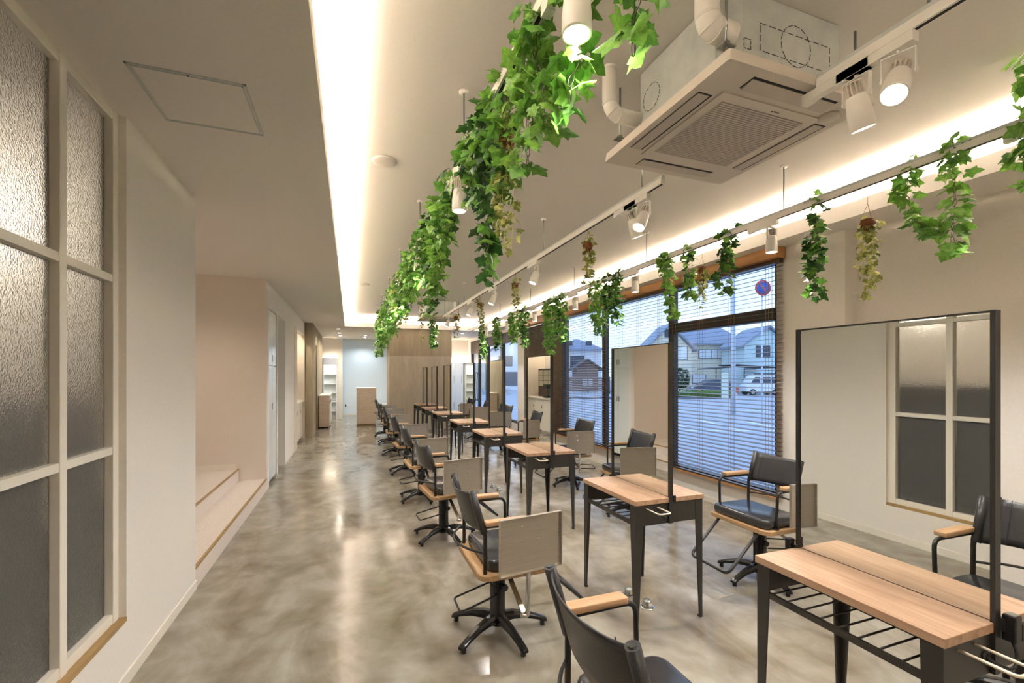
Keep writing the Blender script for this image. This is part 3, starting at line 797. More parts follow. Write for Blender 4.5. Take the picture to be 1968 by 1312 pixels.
# ------------------------------------------------------------------ ceiling cassette air conditioners
def cassette(lab, x0, x1, y0, y1, bx0, bx1, by0, by1, full):
    t_ = thing('air_conditioner', lab, 'air conditioner', ((x0 + x1) / 2, (y0 + y1) / 2, 2.645), 0, 'ceiling cassette air conditioners')
    cx, cy = (x0 + x1) / 2, (y0 + y1) / 2; hx, hy = (x1 - x0) / 2, (y1 - y0) / 2
    a0, a1, b0, b1 = bx0 - cx, bx1 - cx, by0 - cy, by1 - cy
    ch = 0.07
    MB().prism([(a0 + ch, b0), (a1 - ch, b0), (a1, b0 + ch), (a1, b1 - ch), (a1 - ch, b1), (a0 + ch, b1), (a0, b1 - ch), (a0, b0 + ch)], 0.055, CEIL_Z - 2.645 - 0.004).build('casing', M['galv'], t_)
    p = MB()
    p.layers([[(x, y, z) for x, y in rrect(-hx + i_, hx - i_, -hy + i_, hy - i_, 0.012, 3)] for i_, z in ((0.0, 0.0), (0.0, 0.012), (0.004, 0.045), (0.012, 0.05))], smooth=False)
    p.layers([[(x, y, z) for x, y in rrect(-hx + i_, hx - i_, -hy + i_, hy - i_, 0.03, 3)] for i_, z in ((0.05, 0.05), (0.045, 0.062), (0.06, 0.066))], smooth=False)
    p.build('panel', M['acwhite'], t_)
    ix, iy = hx - 0.235 * hx / 0.41, hy - 0.235 * hy / 0.43
    gx, gy = 0.238, 0.226
    g = MB(); g.box(-gx - 0.045, gx + 0.045, -gy - 0.05, gy + 0.05, -0.006, 0.0)
    g.build('intake_frame', M['acwhite'], t_)
    sg = MB()
    k = 34
    for j in range(k):
        y = -gy + 2 * gy * (j + 0.5) / k
        sg.box(-gx, gx, y - 0.0055, y + 0.0035, -0.0095, -0.006)
    for j in range(7):
        x = -gx + 2 * gx * j / 6
        sg.box(x - 0.002, x + 0.002, -gy, gy, -0.0085, -0.006)
    sg.build('intake_grille', M['acshade'], t_)
    MB().box(-gx, gx, -gy, gy, -0.0068, -0.006).build('filter', mat('filter_mesh', (128, 118, 100), 0.8), t_)
    L_ = 0.238
    for (ax, sgn) in (('x', -1), ('x', 1), ('y', -1), ('y', 1)):
        d = MB(); l2 = MB()
        if ax == 'y':
            e = sgn * (hy - 0.080); d.box(-L_, L_, e - 0.036, e + 0.036, -0.0015, 0.004)
            l2.hexa([(-L_ + .004, e - 0.026, -0.004), (L_ - .004, e - 0.026, -0.004), (L_ - .004, e + 0.033, -0.012 if sgn < 0 else -0.004), (-L_ + .004, e + 0.033, -0.012 if sgn < 0 else -0.004)],
                    [(-L_ + .004, e - 0.026, -0.001), (L_ - .004, e - 0.026, -0.001), (L_ - .004, e + 0.033, -0.002), (-L_ + .004, e + 0.033, -0.002)])
        else:
            e = sgn * (hx - 0.07); d.box(e - 0.036, e + 0.036, -L_, L_, -0.0015, 0.004)
            l2.box(e - 0.033, e + 0.022, -L_ + 0.004, L_ - 0.004, -0.006, -0.001) if sgn > 0 else l2.box(e - 0.033, e + 0.022, -L_ + 0.004, L_ - 0.004, -0.006, -0.001)
        d.build('air_slot', M['dark'], t_); l2.build('louver', M['acshade'], t_)
    se = MB(); se.lathe([(0.042, 0.0), (0.040, -0.012), (0.030, -0.020), (0.014, -0.022)], (0.306, -0.30, 0), 24)
    se.build('sensor', M['acwhite'], t_)
    if full:
        lg = MB()
        for k, (a, b_) in enumerate(((0, 0.009), (0.012, 0.018), (0.02, 0.027), (0.03, 0.034), (0.037, 0.046))):
            lg.box(0.02 + a, 0.02 + b_, -gy - 0.022 - 0.003 * (k % 2), -gy - 0.018 + 0.003 * (k == 0), -0.0068, -0.006)
        lg.build('logo', M['dark'], t_)
        # dashed knock-outs on the near face
        kn = MB(); yy = b0 - 0.0008
        def dash(xa, za, xb, zb, n_):
            for j in range(n_):
                s0, s1 = j / n_, (j + 0.72) / n_
                kn.cyl((xa + (xb - xa) * s0, yy, za + (zb - za) * s0), (xa + (xb - xa) * s1, yy, za + (zb - za) * s1), 0.0012, 5)
        xo = a0 + 0.16
        for (xa, za, xb, zb, n_) in ((xo, 0.13, xo, 0.24, 3), (xo, 0.24, xo + 0.40, 0.24, 8), (xo + 0.40, 0.24, xo + 0.40, 0.13, 3), (xo + 0.40, 0.13, xo, 0.13, 8)): dash(xa, za, xb, zb, n_)
        kn.build('knock_out_mark', M['dark'], t_); kn = MB()
        for (xa, za, xb, zb, n_) in ((xo - 0.085, 0.12, xo - 0.05, 0.12, 2), (xo - 0.05, 0.12, xo - 0.05, 0.16, 2), (xo - 0.05, 0.16, xo - 0.085, 0.16, 2), (xo - 0.085, 0.16, xo - 0.085, 0.12, 2)): dash(xa, za, xb, zb, n_)
        kn.build('knock_out_mark', M['dark'], t_); kn = MB()
        for j in range(14):
            u_ = 2 * PI * j / 14; v_ = u_ + 0.33; r_ = 0.085; cx_ = xo + 0.2; cz = 0.195
            kn.cyl((cx_ + r_ * math.cos(u_), yy, cz + r_ * math.sin(u_)), (cx_ + r_ * math.cos(v_), yy, cz + r_ * math.sin(v_)), 0.0012, 5)
        kn.build('knock_out_mark', M['dark'], t_); kn = MB()
        for j in range(14):
            u_ = 2 * PI * j / 14; v_ = u_ + 0.33; r_ = 0.062; cy_ = (b0 + b1) / 2 + 0.16; cz = 0.19
            kn.cyl((a0 - 0.0008, cy_ + r_ * math.cos(u_), cz + r_ * math.sin(u_)), (a0 - 0.0008, cy_ + r_ * math.cos(v_), cz + r_ * math.sin(v_)), 0.0012, 5)
        kn.build('knock_out_mark', M['dark'], t_)
        # insulated pipes
        for (py, reach, dz, r_) in ((b1 - 0.05, 0.17, 0.13, 0.036), (b0 + 0.02, 0.09, 0.17, 0.046)):
            pp = MB(); pts = bend([(a0 + 0.03, py, dz), (a0 - reach, py, dz), (a0 - reach, py, CEIL_Z - 2.645)], 0.075, 6)
            pp.tube(pts, r_, 18)
            for q_ in (2, 4, 6): 
                if q_ < len(pts) - 1:
                    d_ = (pts[q_ + 1] - pts[q_ - 1]).normalized() * 0.004
                    pp.tube([pts[q_] - d_, pts[q_] + d_], r_ + 0.0018, 18)
            pp.tube([Vector(pts[-1]) - Vector((0, 0, 0.012)), pts[-1]], r_ + 0.005, 18)
            pp.build('insulated_pipe', M['whitepaint'], t_)
    for (hx_, hy_) in ((a0 - 0.035, b0 - 0.02), (a0 - 0.035, b1 + 0.06), (a1 + 0.035, b0 - 0.0), (a1 + 0.035, b1 + 0.06)):
        r_ = MB(); r_.cyl((hx_, hy_, 0.05), (hx_, hy_, CEIL_Z - 2.645), 0.0055, 8); r_.lathe([(0.013, 0.085), (0.013, 0.10)], (hx_, hy_, 0), 6)
        r_.box(hx_ - 0.03, hx_ + 0.03, hy_ - 0.018, hy_ + 0.018, 0.078, 0.084)
        r_.build('hanger_rod', M['zinc'], t_)
    return t_


cassette('near ceiling cassette air conditioner with exposed grey steel casing and two white pipes', 1.32, 2.14, 1.27, 2.13, 1.385, 2.075, 1.335, 1.965, True)
cassette('far ceiling cassette air conditioner above the last tables near the concrete pillar', 1.36, 2.16, 8.97, 9.83, 1.44, 2.08, 9.05, 9.75, False)

# ------------------------------------------------------------------ ceiling details
for (y, lab) in ((3.29, 'round white flush ceiling speaker beside the aisle, nearer one'), (7.87, 'round white flush ceiling speaker beside the aisle, farther one')):
    t_ = MB().lathe([(0.085, 0), (0.084, -0.008), (0.074, -0.012), (0.02, -0.012)], n=40).build('ceiling_speaker', M['speaker'])
    t_.location = (0.23, y, CEIL_Z); tag(t_, lab, 'speaker', 'ceiling speakers')
ap = thing('ceiling_hatch', 'square access hatch with metal rim in the lowered ceiling by the frosted window', 'access hatch', (-0.6235, 2.3635, LOW_Z), 0)
hx, hy = 0.2095, 0.2135
fr_ = MB()
for ins, ww in ((0.0, 0.008), (0.014, 0.005)):
    a, b_ = hx - ins, hy - ins
    fr_.box(-a, a, -b_, -b_ + ww, -0.004, 0.0); fr_.box(-a, a, b_ - ww, b_, -0.004, 0.0)
    fr_.box(-a, -a + ww, -b_, b_, -0.004, 0.0); fr_.box(a - ww, a, -b_, b_, -0.004, 0.0)
fr_.build('rim', M['galv'], ap)
MB().box(-hx + 0.019, hx - 0.019, -hy + 0.019, hy - 0.019, -0.003, 0.0).build('hatch_panel', M['ceil'], ap)
MB().cyl((0.0, -hy + 0.011, -0.006), (0.0, -hy + 0.011, -0.001), 0.004, 10).build('latch', M['dark'], ap)
dl = None
for i, (x, y, cool, lab) in enumerate([(-0.29, 12.73, 0, 'recessed ceiling downlight before the far shelves, nearest of three'), (-0.29, 13.92, 0, 'recessed ceiling downlight before the far shelves, middle of three'), (-0.29, 14.9, 0, 'recessed ceiling downlight before the far shelves, farthest of three'),
                                       (0.45, 14.6, 1, 'recessed downlight over the far reception area, nearest of three'), (0.45, 15.3, 1, 'recessed downlight over the far reception area, middle of three'), (0.45, 16.6, 1, 'recessed downlight over the far reception area, next to the pale wall'),
                                       (3.1, 12.8, 0, 'recessed downlight right of the concrete pillar, nearer one'), (3.2, 14.2, 0, 'recessed downlight right of the concrete pillar, farther one'),
                                       (-2.1, 4.9, 0, 'added downlight brightening the stair landing'), (-1.3, 10.7, 0, 'recessed downlight over the counter niche'),  # stair landing lamp is added to brighten the recess
                                       (-2.1, 1.0, 0, 'added downlight brightening the room behind the frosted window')]):  # unseen lamp added so the upper frosted panes look lighter
    t_ = thing('downlight', lab, 'downlight', (x, y, LOW_Z), 0, 'recessed downlights')
    MB().lathe([(0.050, 0), (0.050, -0.004), (0.040, -0.004), (0.038, 0.0)], n=24).build('trim_ring', M['whitepaint'], t_)
    MB().lathe([(0.037, -0.003), (0.037, -0.001)], n=24).build('lens', M['lensfar'], t_)
    spot_light(t_, (0, 0, -0.02), (0, 0, -1), {0: 30, 1: 27}[cool] if y > 6 else (26 if y > 3 else 40), 2.7, (0.80, 0.91, 1.0) if cool else (1.0, 0.86, 0.70), 0.04)

# ------------------------------------------------------------------ left side joinery
t_ = thing('tall_cabinet', 'tall glossy white built-in cabinet with recessed grey pulls in the left wall', 'cabinet', (XL, 6.9, 0), 0)
MB().box(-0.42, -0.03, -0.325, 0.325, 0.05, 2.345).build('carcass', M['whitepaint'], t_)
MB().box(-0.40, -0.05, -0.32, 0.32, 0.0, 0.05).build('plinth', M['dark'], t_)
for (y0, y1) in ((-0.322, -0.002), (0.002, 0.322)):
    for (z0, z1, hz) in ((0.06, 1.595, 1.0), (1.605, 2.34, 1.66)):
        d = MB().box(-0.03, -0.008, y0, y1, z0, z1).build('door', M['gloss'], t_, 0.0015)
        ye = y1 - 0.03 if y0 < -0.1 else y0 + 0.03
        MB().box(-0.012, -0.005, ye - 0.014, ye + 0.014, hz, hz + 0.09).build('handle', M['zinc'], d)
t_ = thing('base_cabinet', 'waist-high white marble-look cabinet in the warm-lit niche on the left', 'cabinet', (-1.3, 10.58, 0), 0)
MB().box(-0.28, 0.24, -0.83, 0.80, 0.06, 0.86).build('carcass', M['stone'], t_)
MB().box(-0.28, 0.30, -0.835, 0.805, 0.86, 0.90).build('worktop', M['trimw'], t_, 0.003)
MB().box(-0.26, 0.20, -0.82, 0.79, 0.0, 0.06).build('plinth', M['trimw'], t_)
for k in range(3):
    y0 = -0.81 + k * 0.54
    d = MB().box(0.24, 0.258, y0, y0 + 0.53, 0.07, 0.85).build('door', M['trimw'], t_, 0.001)
    MB().box(0.255, 0.262, y0 + 0.05, y0 + 0.075, 0.62, 0.70).build('handle', M['dark'], d)
t_ = thing('display_case', 'dark wooden display case with pale glazed doors on the niche worktop', 'display case', (-1.42, 10.62, 0.90), 0)
MB().box(-0.15, 0.15, -0.5, 0.5, 0.0, 0.74).build('case', M['display'], t_)
for k in range(3):
    y0 = -0.47 + k * 0.32
    d = MB().box(0.15, 0.158, y0, y0 + 0.29, 0.28, 0.70).build('glazed_door', M['fluted'], t_)
    MB().box(0.158, 0.162, y0, y0 + 0.29, 0.42, 0.43).box(0.158, 0.162, y0, y0 + 0.29, 0.56, 0.57).build('glazing_bar', M['display'], d)
t_ = thing('coffee_machine', 'small black machine with a chrome spout standing before the display case', 'coffee machine', (-1.14, 10.20, 0.90), 0)
MB().box(-0.10, 0.09, -0.10, 0.10, 0.0, 0.04).box(-0.10, -0.01, -0.10, 0.10, 0.04, 0.24).box(-0.10, 0.09, -0.10, 0.10, 0.24, 0.34).build('body', M['blackg'], t_, 0.006)
MB().cyl((0.05, 0, 0.19), (0.05, 0, 0.24), 0.012, 10).build('spout', M['chrome'], t_)
# leaning board in niche (brown triangle seen against the warm wall)
# low cabinets in front of the far room
t_ = thing('low_counter', 'stone-clad low cabinet beside the concrete wall at the end of the aisle', 'counter', (-0.66, 14.15, 0), 0)
MB().box(-0.15, 0.11, -0.83, 0.83, 0.04, 0.885).build('carcass', M['stone'], t_)
MB().box(-0.16, 0.13, -0.84, 0.84, 0.885, 0.91).build('top', M['trimw'], t_)
MB().box(-0.14, 0.09, -0.82, 0.82, 0, 0.04).build('plinth', M['dark'], t_)
for k in range(3):
    d = MB().box(0.11, 0.122, -0.81 + k * 0.545, -0.81 + k * 0.545 + 0.53, 0.06, 0.875).build('door', M['trimw'], t_)
    MB().box(0.121, 0.13, -0.75 + k * 0.545, -0.725 + k * 0.545, 0.68, 0.76).build('handle', M['dark'], d)
t_ = thing('reception_pedestal', 'free-standing waist-high travertine-look pedestal at the end of the aisle', 'pedestal', (0.452, 14.0, 0), 0)
MB().box(-0.272, 0.272, -0.4, 0.4, 0.05, 1.075).build('body', M['stone'], t_)
MB().box(-0.275, 0.275, -0.403, 0.403, 1.075, 1.10).build('top', M['trimw'], t_)
MB().box(-0.25, 0.25, -0.38, 0.38, 0, 0.05).build('plinth', M['silln'], t_)
t_ = thing('bench', 'low white bench by the far pale wall, right of the pedestal', 'bench', (1.3, 16.9, 0), 0)
MB().box(-0.75, 0.75, -0.25, 0.25, 0.36, 0.42).build('seat', M['trimw'], t_)
for x in (-0.65, 0.65):
    MB().box(x - 0.04, x + 0.04, -0.2, 0.2, 0, 0.36).build('leg', M['trimw'], t_)
t_ = thing('wall_shelves', 'white recessed shelf unit with glowing ledges at the end of the aisle', 'shelves', (-0.62, 15.95, 0), 0)
MB().box(-0.21, 0.20, -0.16, 0.0, 1.80, 2.04).build('light_beam', mat('pale_grey_beam', (196, 200, 210), 0.6), t_)
MB().box(-0.20, 0.19, -0.05, -0.01, 2.045, 2.055).build('light_strip', M['warm'], t_)
MB().box(-0.20, 0.19, -0.06, -0.02, 1.785, 1.795).build('light_strip', M['warm'], t_)
for z in (1.48, 1.17, 0.87, 0.57, 0.27):
    MB().box(-0.20, 0.18, -0.14, 0.0, z, z + 0.02).build('shelf', M['cool'], t_)
for x in (-0.21, 0.18):
    MB().box(x, x + 0.02, -0.15, 0.0, 0.0, 1.80).build('side_panel', M['cool'], t_)
MB().box(-0.19, 0.18, -0.012, -0.004, 0.0, 1.78).build('back_panel', M['cool'], t_)
t_ = thing('wardrobe', 'row of tall white cupboard doors under a lit ledge at the far right', 'cupboard', (3.3, 15.28, 0), 0)
MB().box(-0.48, 0.60, -0.35, 0.0, 0.05, 1.90).build('carcass', M['whitepaint'], t_)
MB().box(-0.46, 0.58, -0.33, 0.0, 0.0, 0.05).build('plinth', M['dark'], t_)
for k in range(4):
    x0 = -0.48 + k * 0.27
    d = MB().box(x0 + 0.002, x0 + 0.268, -0.372, -0.352, 0.06, 1.89).build('door', M['gloss'], t_)
    MB().box(x0 + 0.225, x0 + 0.235, -0.385, -0.372, 1.2, 1.45).box(x0 + 0.225, x0 + 0.235, -0.385, -0.372, 0.3, 0.55).build('handle', M['zinc'], d)
MB().box(-0.46, 0.58, -0.12, -0.08, 1.905, 1.915).build('light_strip', M['warm'], t_)
for (x, z, lab) in ((0.02, 0.36, 'small white socket plate low on the far pale wall'),):
    t_ = thing('wall_socket', lab, 'socket', (-0.15, 17.3, 0.36), 0)
    MB().box(-0.035, 0.035, -0.01, 0.0, -0.06, 0.06).build('plate', M['whitepaint'], t_)
    MB().box(-0.02, 0.02, -0.012, -0.01, -0.04, 0.04).build('socket_face', M['dark'], t_)


# ------------------------------------------------------------------ ivy
def leaf_pts(sz, fold):
    half = [(0.0, 0.0), (0.22, -0.20), (0.50, -0.14), (0.40, 0.13), (0.68, 0.42), (0.34, 0.52), (0.24, 0.74), (0.0, 1.0)]
    out = [(x, y) for x, y in half] + [(-x, y) for x, y in reversed(half[1:-1])]
    vs = [(x * sz, (y) * sz, -fold * sz * (abs(x) * 0.7 + max(0, y - 0.5) * 0.8)) for x, y in out]
    return [(0, 0.28 * sz, 0.05 * sz)] + vs


def put_leaf(mb, p, d, nrm, sz, mi, rnd):
    d = d.normalized(); nrm = (nrm - d * nrm.dot(d)).normalized(); sd = d.cross(nrm)
    vs = leaf_pts(sz, rnd.uniform(0.05, 0.5)); k = len(vs) - 1
    pts = [p + sd * v[0] + d * v[1] + nrm * v[2] for v in vs]
    mb.add(pts, [(0, 1 + i, 1 + (i + 1) % k) for i in range(k)], mi, False)


def strand(mb, ch, path, spread, dens, sz, pal, rnd, link=True, petiole=True):
    # path: list of Vector points
    tot = sum((path[i + 1] - path[i]).length for i in range(len(path) - 1))
    def at(s_):
        for i in range(len(path) - 1):
            L_ = (path[i + 1] - path[i]).length
            if s_ <= L_ or i == len(path) - 2:
                return path[i].lerp(path[i + 1], min(1, s_ / max(L_, 1e-6))), (path[i + 1] - path[i]).normalized()
            s_ -= L_
    if link:
        s_ = 0; k = 0; LL = 0.034
        while s_ + LL < tot:
            c_, d_ = at(s_ + LL / 2)
            a = Vector((1, 0, 0)) if k % 2 else Vector((0, 1, 0))
            a = (a - d_ * a.dot(d_)).normalized()
            ring = []
            for j in range(10):
                u_ = 2 * PI * j / 10
                ring.append(c_ + d_ * (math.cos(u_) * LL * 0.60) + a * (math.sin(u_) * 0.0075))
            ch.tube(ring, 0.0011, 4, closed=True); s_ += LL; k += 1
    else:
        ch.tube([at(tot * i / 8)[0] for i in range(9)], 0.0011, 4)
    n_ = int(tot * dens * 1.15)
    for i in range(n_):
        c_, d_ = at(rnd.uniform(0, tot))
        a = rnd.uniform(0, 2 * PI); out = Vector((math.cos(a), math.sin(a), 0))
        r_ = spread * math.sqrt(rnd.uniform(0.05, 1.0))
        p = c_ + out * r_ + Vector((0, 0, rnd.uniform(-0.02, 0.03)))
        d2 = (out * rnd.uniform(0.2, 1.0) + Vector((rnd.uniform(-.4, .4), rnd.uniform(-.4, .4), rnd.uniform(-1.1, 0.25))))
        nr = (out * rnd.uniform(0.3, 1.0) + Vector((rnd.uniform(-.5, .5), rnd.uniform(-.5, .5), rnd.uniform(0.1, 1.0))))
        put_leaf(mb, p, d2, nr, sz * rnd.uniform(0.65, 1.2), rnd.choices(range(len(pal)), weights=[w_ for _, w_ in pal])[0], rnd)
        if petiole and i % 2 == 0:
            ch.tube([c_, (c_ + p) / 2 + Vector((0, 0, 0.008)), p], 0.0009, 3)


PAL = {'fresh': [('bright', 5), ('mid', 3)], 'mixed': [('bright', 3), ('mid', 4), ('dark', 2)], 'deep': [('mid', 2), ('dark', 4), ('bright', 1)],
       'pale': [('cream', 4), ('olive', 4)], 'small': [('mid', 3), ('bright', 2), ('olive', 3), ('cream', 1)]}


def ivy(name, label, group, strands, pal, sz, dens, seed, stem='chain', pot=None, link=True, hang=None):
    rnd = random.Random(seed)
    x, y, z = strands[0][0][0], strands[0][0][1], strands[0][0][2]
    t_ = thing(name, label, 'ivy', (x, y, z), 0, group)
    lf = MB()
    o = Vector((x, y, z))
    for pts, spread in ((s_[:-1], s_[-1]) for s_ in strands):
        path = [Vector(p) - o for p in pts]
        fine = []
        for i in range(len(path) - 1):
            for k in range(4):
                q_ = path[i].lerp(path[i + 1], k / 4)
                fine.append(q_ + Vector((rnd.uniform(-.012, .012), rnd.uniform(-.012, .012), 0)))
        fine.append(path[-1])
        ch = MB()
        strand(lf, ch, fine, spread, dens, sz, PAL[pal], rnd, link, sz > 0.04)
        ch.build('chain' if link else 'stem', M[stem], t_, fix=False)
    lf.build('foliage', [LEAF[k] for k, _ in PAL[pal]], t_, fix=False)
    if hang: MB().tube([(0, 0, 0), (0, 0, hang - z)], 0.0012, 5).build('hanging_thread', M['cord'], t_)
    if pot:
        px_, py_, pz_ = Vector(pot) - o
        MB().lathe([(0.012, -0.05), (0.034, -0.03), (0.040, 0.0), (0.036, 0.022), (0.02, 0.028)], (px_, py_, pz_), 12).build('nest_pot', M['twig'], t_)
        cc = MB()
        for a in (0, 2.1, 4.2): cc.tube([(px_ + 0.036 * math.cos(a), py_ + 0.036 * math.sin(a), pz_ + 0.02), (px_, py_, pz_ + 0.12)], 0.0012, 4)
        cc.tube([(px_, py_, pz_ + 0.12), (px_, py_, 2.63 - z)], 0.0012, 4)
        cc.build('hanging_cord', M['cord'], t_)
    return t_


XA, XM, XB, ZT = 0.576, 1.778, 2.975, 2.66
GA = 'ivy strands on the aisle track'
ivy('ivy_garland', 'short bright ivy chain hanging alone at the top centre, left of the near air conditioner', GA,
    [((0.60, 0.80, ZT), (0.59, 0.81, 2.50), (0.578, 0.815, 2.16), 0.035)], 'fresh', 0.062, 75, 1)
ivy('ivy_garland', 'bright ivy looping down right beside the big nearest spotlight at top centre', GA,
    [((XA, 1.20, ZT), (0.60, 1.16, 2.55), (0.61, 1.13, 2.38), (0.60, 1.17, 2.25), 0.045), ((XA, 1.33, ZT), (0.57, 1.32, 2.50), (0.575, 1.25, 2.22), 0.05)], 'fresh', 0.056, 72, 2)
ivy('ivy_garland', 'full bright ivy strand reaching down to the right of the aisle spotlight cluster', GA,
    [((XA, 1.45, 2.70), (0.57, 1.45, 2.45), (0.58, 1.44, 2.17), 0.05), ((XA, 1.38, 2.70), (0.575, 1.36, 2.5), (0.575, 1.38, 2.25), 0.05)], 'fresh', 0.056, 76, 3)
ivy('ivy_garland', 'mixed green ivy strand in the thick of the near aisle cluster', GA,
    [((XA, 1.62, 2.70), (0.57, 1.62, 2.45), (0.57, 1.60, 2.20), 0.05), ((XA, 1.74, 2.70), (0.57, 1.76, 2.45), (0.575, 1.74, 2.17), 0.05)], 'mixed', 0.056, 82, 4)
ivy('trailing_vine', 'pale yellow-green trailing vine dangling in thin threads below the near aisle cluster', GA,
    [((XA, 1.60, 2.42), (0.58, 1.60, 2.25), (0.58, 1.585, 1.93), 0.025), ((XA, 1.66, 2.42), (0.57, 1.66, 2.2), (0.57, 1.67, 2.0), 0.025), ((XA, 1.70, 2.42), (0.57, 1.72, 2.2), (0.58, 1.71, 2.05), 0.025)],
    'pale', 0.030, 75, 5, 'vine', (XA, 1.66, 2.40), link=False)
ivy('ivy_garland', 'dark green ivy strand hanging lowest of the near aisle cluster', GA,
    [((XA, 1.90, 2.70), (0.57, 1.92, 2.40), (0.575, 1.915, 2.10), (0.575, 1.91, 1.91), 0.040), ((XA, 1.98, 2.70), (0.57, 2.0, 2.5), (0.57, 2.0, 2.25), 0.05)], 'deep', 0.060, 85, 6)
ivy('ivy_garland', 'dark and mid green ivy bunch left of the near aisle cluster', GA,
    [((XA, 2.14, 2.70), (0.57, 2.15, 2.5), (0.57, 2.16, 2.33), 0.055), ((XA, 2.25, 2.68), (0.57, 2.25, 2.5), (0.57, 2.23, 2.40), 0.05)], 'mixed', 0.056, 95, 7)
ivy('ivy_garland', 'short ivy bunch wrapped on the aisle track just past the second spotlight', GA,
    [((XA, 2.72, 2.70), (0.57, 2.74, 2.52), (0.57, 2.76, 2.30), 0.055), ((XA, 2.60, 2.68), (0.57, 2.60, 2.54), (0.57, 2.61, 2.45), 0.05)], 'mixed', 0.058, 125, 8)
ivy('ivy_garland', 'dense bright ivy strand hanging mid way along the aisle track', GA,
    [((XA, 2.98, 2.70), (0.57, 2.99, 2.45), (0.57, 3.0, 2.15), 0.065), ((XA, 3.15, 2.68), (0.57, 3.15, 2.4), (0.57, 3.16, 2.02), 0.06)], 'fresh', 0.058, 125, 9)
ivy('ivy_garland', 'long dark-tipped ivy strand mid way along the aisle track', GA,
    [((XA, 3.35, 2.68), (0.57, 3.36, 2.3), (0.575, 3.35, 1.93), 0.05), ((XA, 3.5, 2.70), (0.57, 3.5, 2.45), (0.57, 3.52, 2.25), 0.06)], 'mixed', 0.058, 115, 10)
k = 11
for (y, zb, pal, lab) in ((3.95, 2.28, 'mixed', 'leafy ivy bunch behind the third aisle spotlight'), (4.45, 2.20, 'fresh', 'bright ivy bunch on the aisle track, first of the far row'),
                          (4.95, 2.22, 'mixed', 'mixed ivy bunch on the aisle track, second of the far row'), (5.5, 2.10, 'small', 'small-leaved ivy bunch on the far aisle track, third of the far row'),
                          (6.2, 2.02, 'fresh', 'bright ivy bunch on the far aisle track, fourth of the far row'), (6.9, 2.08, 'mixed', 'ivy bunch on the far aisle track, fifth of the far row'),
                          (7.7, 2.0, 'fresh', 'ivy bunch on the far aisle track, sixth of the far row'), (8.6, 1.95, 'mixed', 'ivy bunch near the far end of the aisle track, last but one'),
                          (9.55, 1.86, 'fresh', 'ivy strand hanging lowest and farthest on the aisle track')):
    ivy('ivy_garland', lab, GA, [((XA, y, 2.70), (0.56, y, 2.45), (0.56, y + 0.03, zb), 0.085), ((XA, y + 0.28, 2.69), (0.59, y + 0.26, 2.5), (0.60, y + 0.25, zb + 0.12), 0.08),
                                 ((XA, y - 0.2, 2.69), (0.62, y - 0.2, 2.5), (0.64, y - 0.18, zb + 0.22), 0.07)], pal, 0.056, 150, k)
    k += 1
ivy('trailing_vine', 'pale thin vine dangling before the concrete pillar, left side', GA, [((0.95, 6.3, 2.5), (0.95, 6.3, 2.2), (0.95, 6.3, 1.95), 0.03)], 'pale', 0.030, 70, 40, 'vine', link=False, hang=3.0)

GB = 'ivy strands on the window side track'
ivy('ivy_garland', 'bright ivy strand cut by the right edge of the picture', GB,
    [((XB, 1.125, 2.95), (2.97, 1.12, 2.7), (2.975, 1.13, 2.45), 0.045), ((XB, 1.16, 2.64), (2.99, 1.14, 2.45), (2.99, 1.12, 2.36), 0.05)], 'fresh', 0.062, 75, 50)
ivy('ivy_garland', 'bright ivy swagged in a U shape from the window track before the plain wall', GB,
    [((XB, 1.385, 2.72), (2.95, 1.385, 2.60), (2.95, 1.39, 2.30), (2.96, 1.385, 2.10), 0.050), ((XB, 1.60, 2.68), (2.96, 1.60, 2.50), (2.96, 1.56, 2.36), (2.96, 1.50, 2.23), (2.96, 1.42, 2.22), 0.045)], 'fresh', 0.060, 88, 51)
ivy('trailing_vine', 'pale variegated trailing vine with a brown nest, left of the U-shaped swag', GB,
    [((XB, 1.80, 2.40), (2.975, 1.80, 2.2), (2.98, 1.795, 2.02), 0.035), ((XB, 1.82, 2.41), (2.97, 1.83, 2.2), (2.975, 1.835, 1.90), 0.03), ((XB, 1.79, 2.42), (2.96, 1.775, 2.32), (2.96, 1.77, 2.2), 0.035)],
    'pale', 0.032, 115, 52, 'vine', (XB, 1.81, 2.40), link=False)
ivy('ivy_garland', 'dark two-tone ivy strand hanging straight beside the right end of the window', GB,
    [((XB, 2.13, 2.70), (2.97, 2.135, 2.5), (2.975, 2.145, 2.25), (2.975, 2.14, 2.01), 0.045)], 'deep', 0.062, 115, 53)
ivy('ivy_garland', 'dark ivy strand over the nearest window, left of the window-track spotlight', GB,
    [((XB, 2.88, 2.72), (2.97, 2.89, 2.5), (2.975, 2.90, 2.15), 0.055)], 'deep', 0.060, 125, 54)
ivy('trailing_vine', 'pale trailing vine with a brown nest over the nearest window', GB,
    [((XB, 3.18, 2.42), (2.97, 3.18, 2.3), (2.975, 3.18, 2.10), 0.035), ((XB, 3.15, 2.42), (2.97, 3.13, 2.35), (2.975, 3.12, 2.25), 0.035)], 'pale', 0.032, 130, 55, 'vine', (XB, 3.17, 2.42), link=False)
ivy('ivy_garland', 'bright ivy strand right of the first window post', GB,
    [((XB, 3.32, 2.70), (2.97, 3.34, 2.5), (2.975, 3.33, 2.2), 0.055)], 'mixed', 0.058, 120, 56)
ivy('ivy_garland', 'long bright ivy strand covering the first window post', GB,
    [((XB, 3.66, 2.70), (2.97, 3.62, 2.45), (2.975, 3.59, 2.02), 0.050), ((XB, 3.7, 2.66), (2.97, 3.70, 2.6), (2.975, 3.68, 2.48), 0.06)], 'fresh', 0.058, 120, 57)
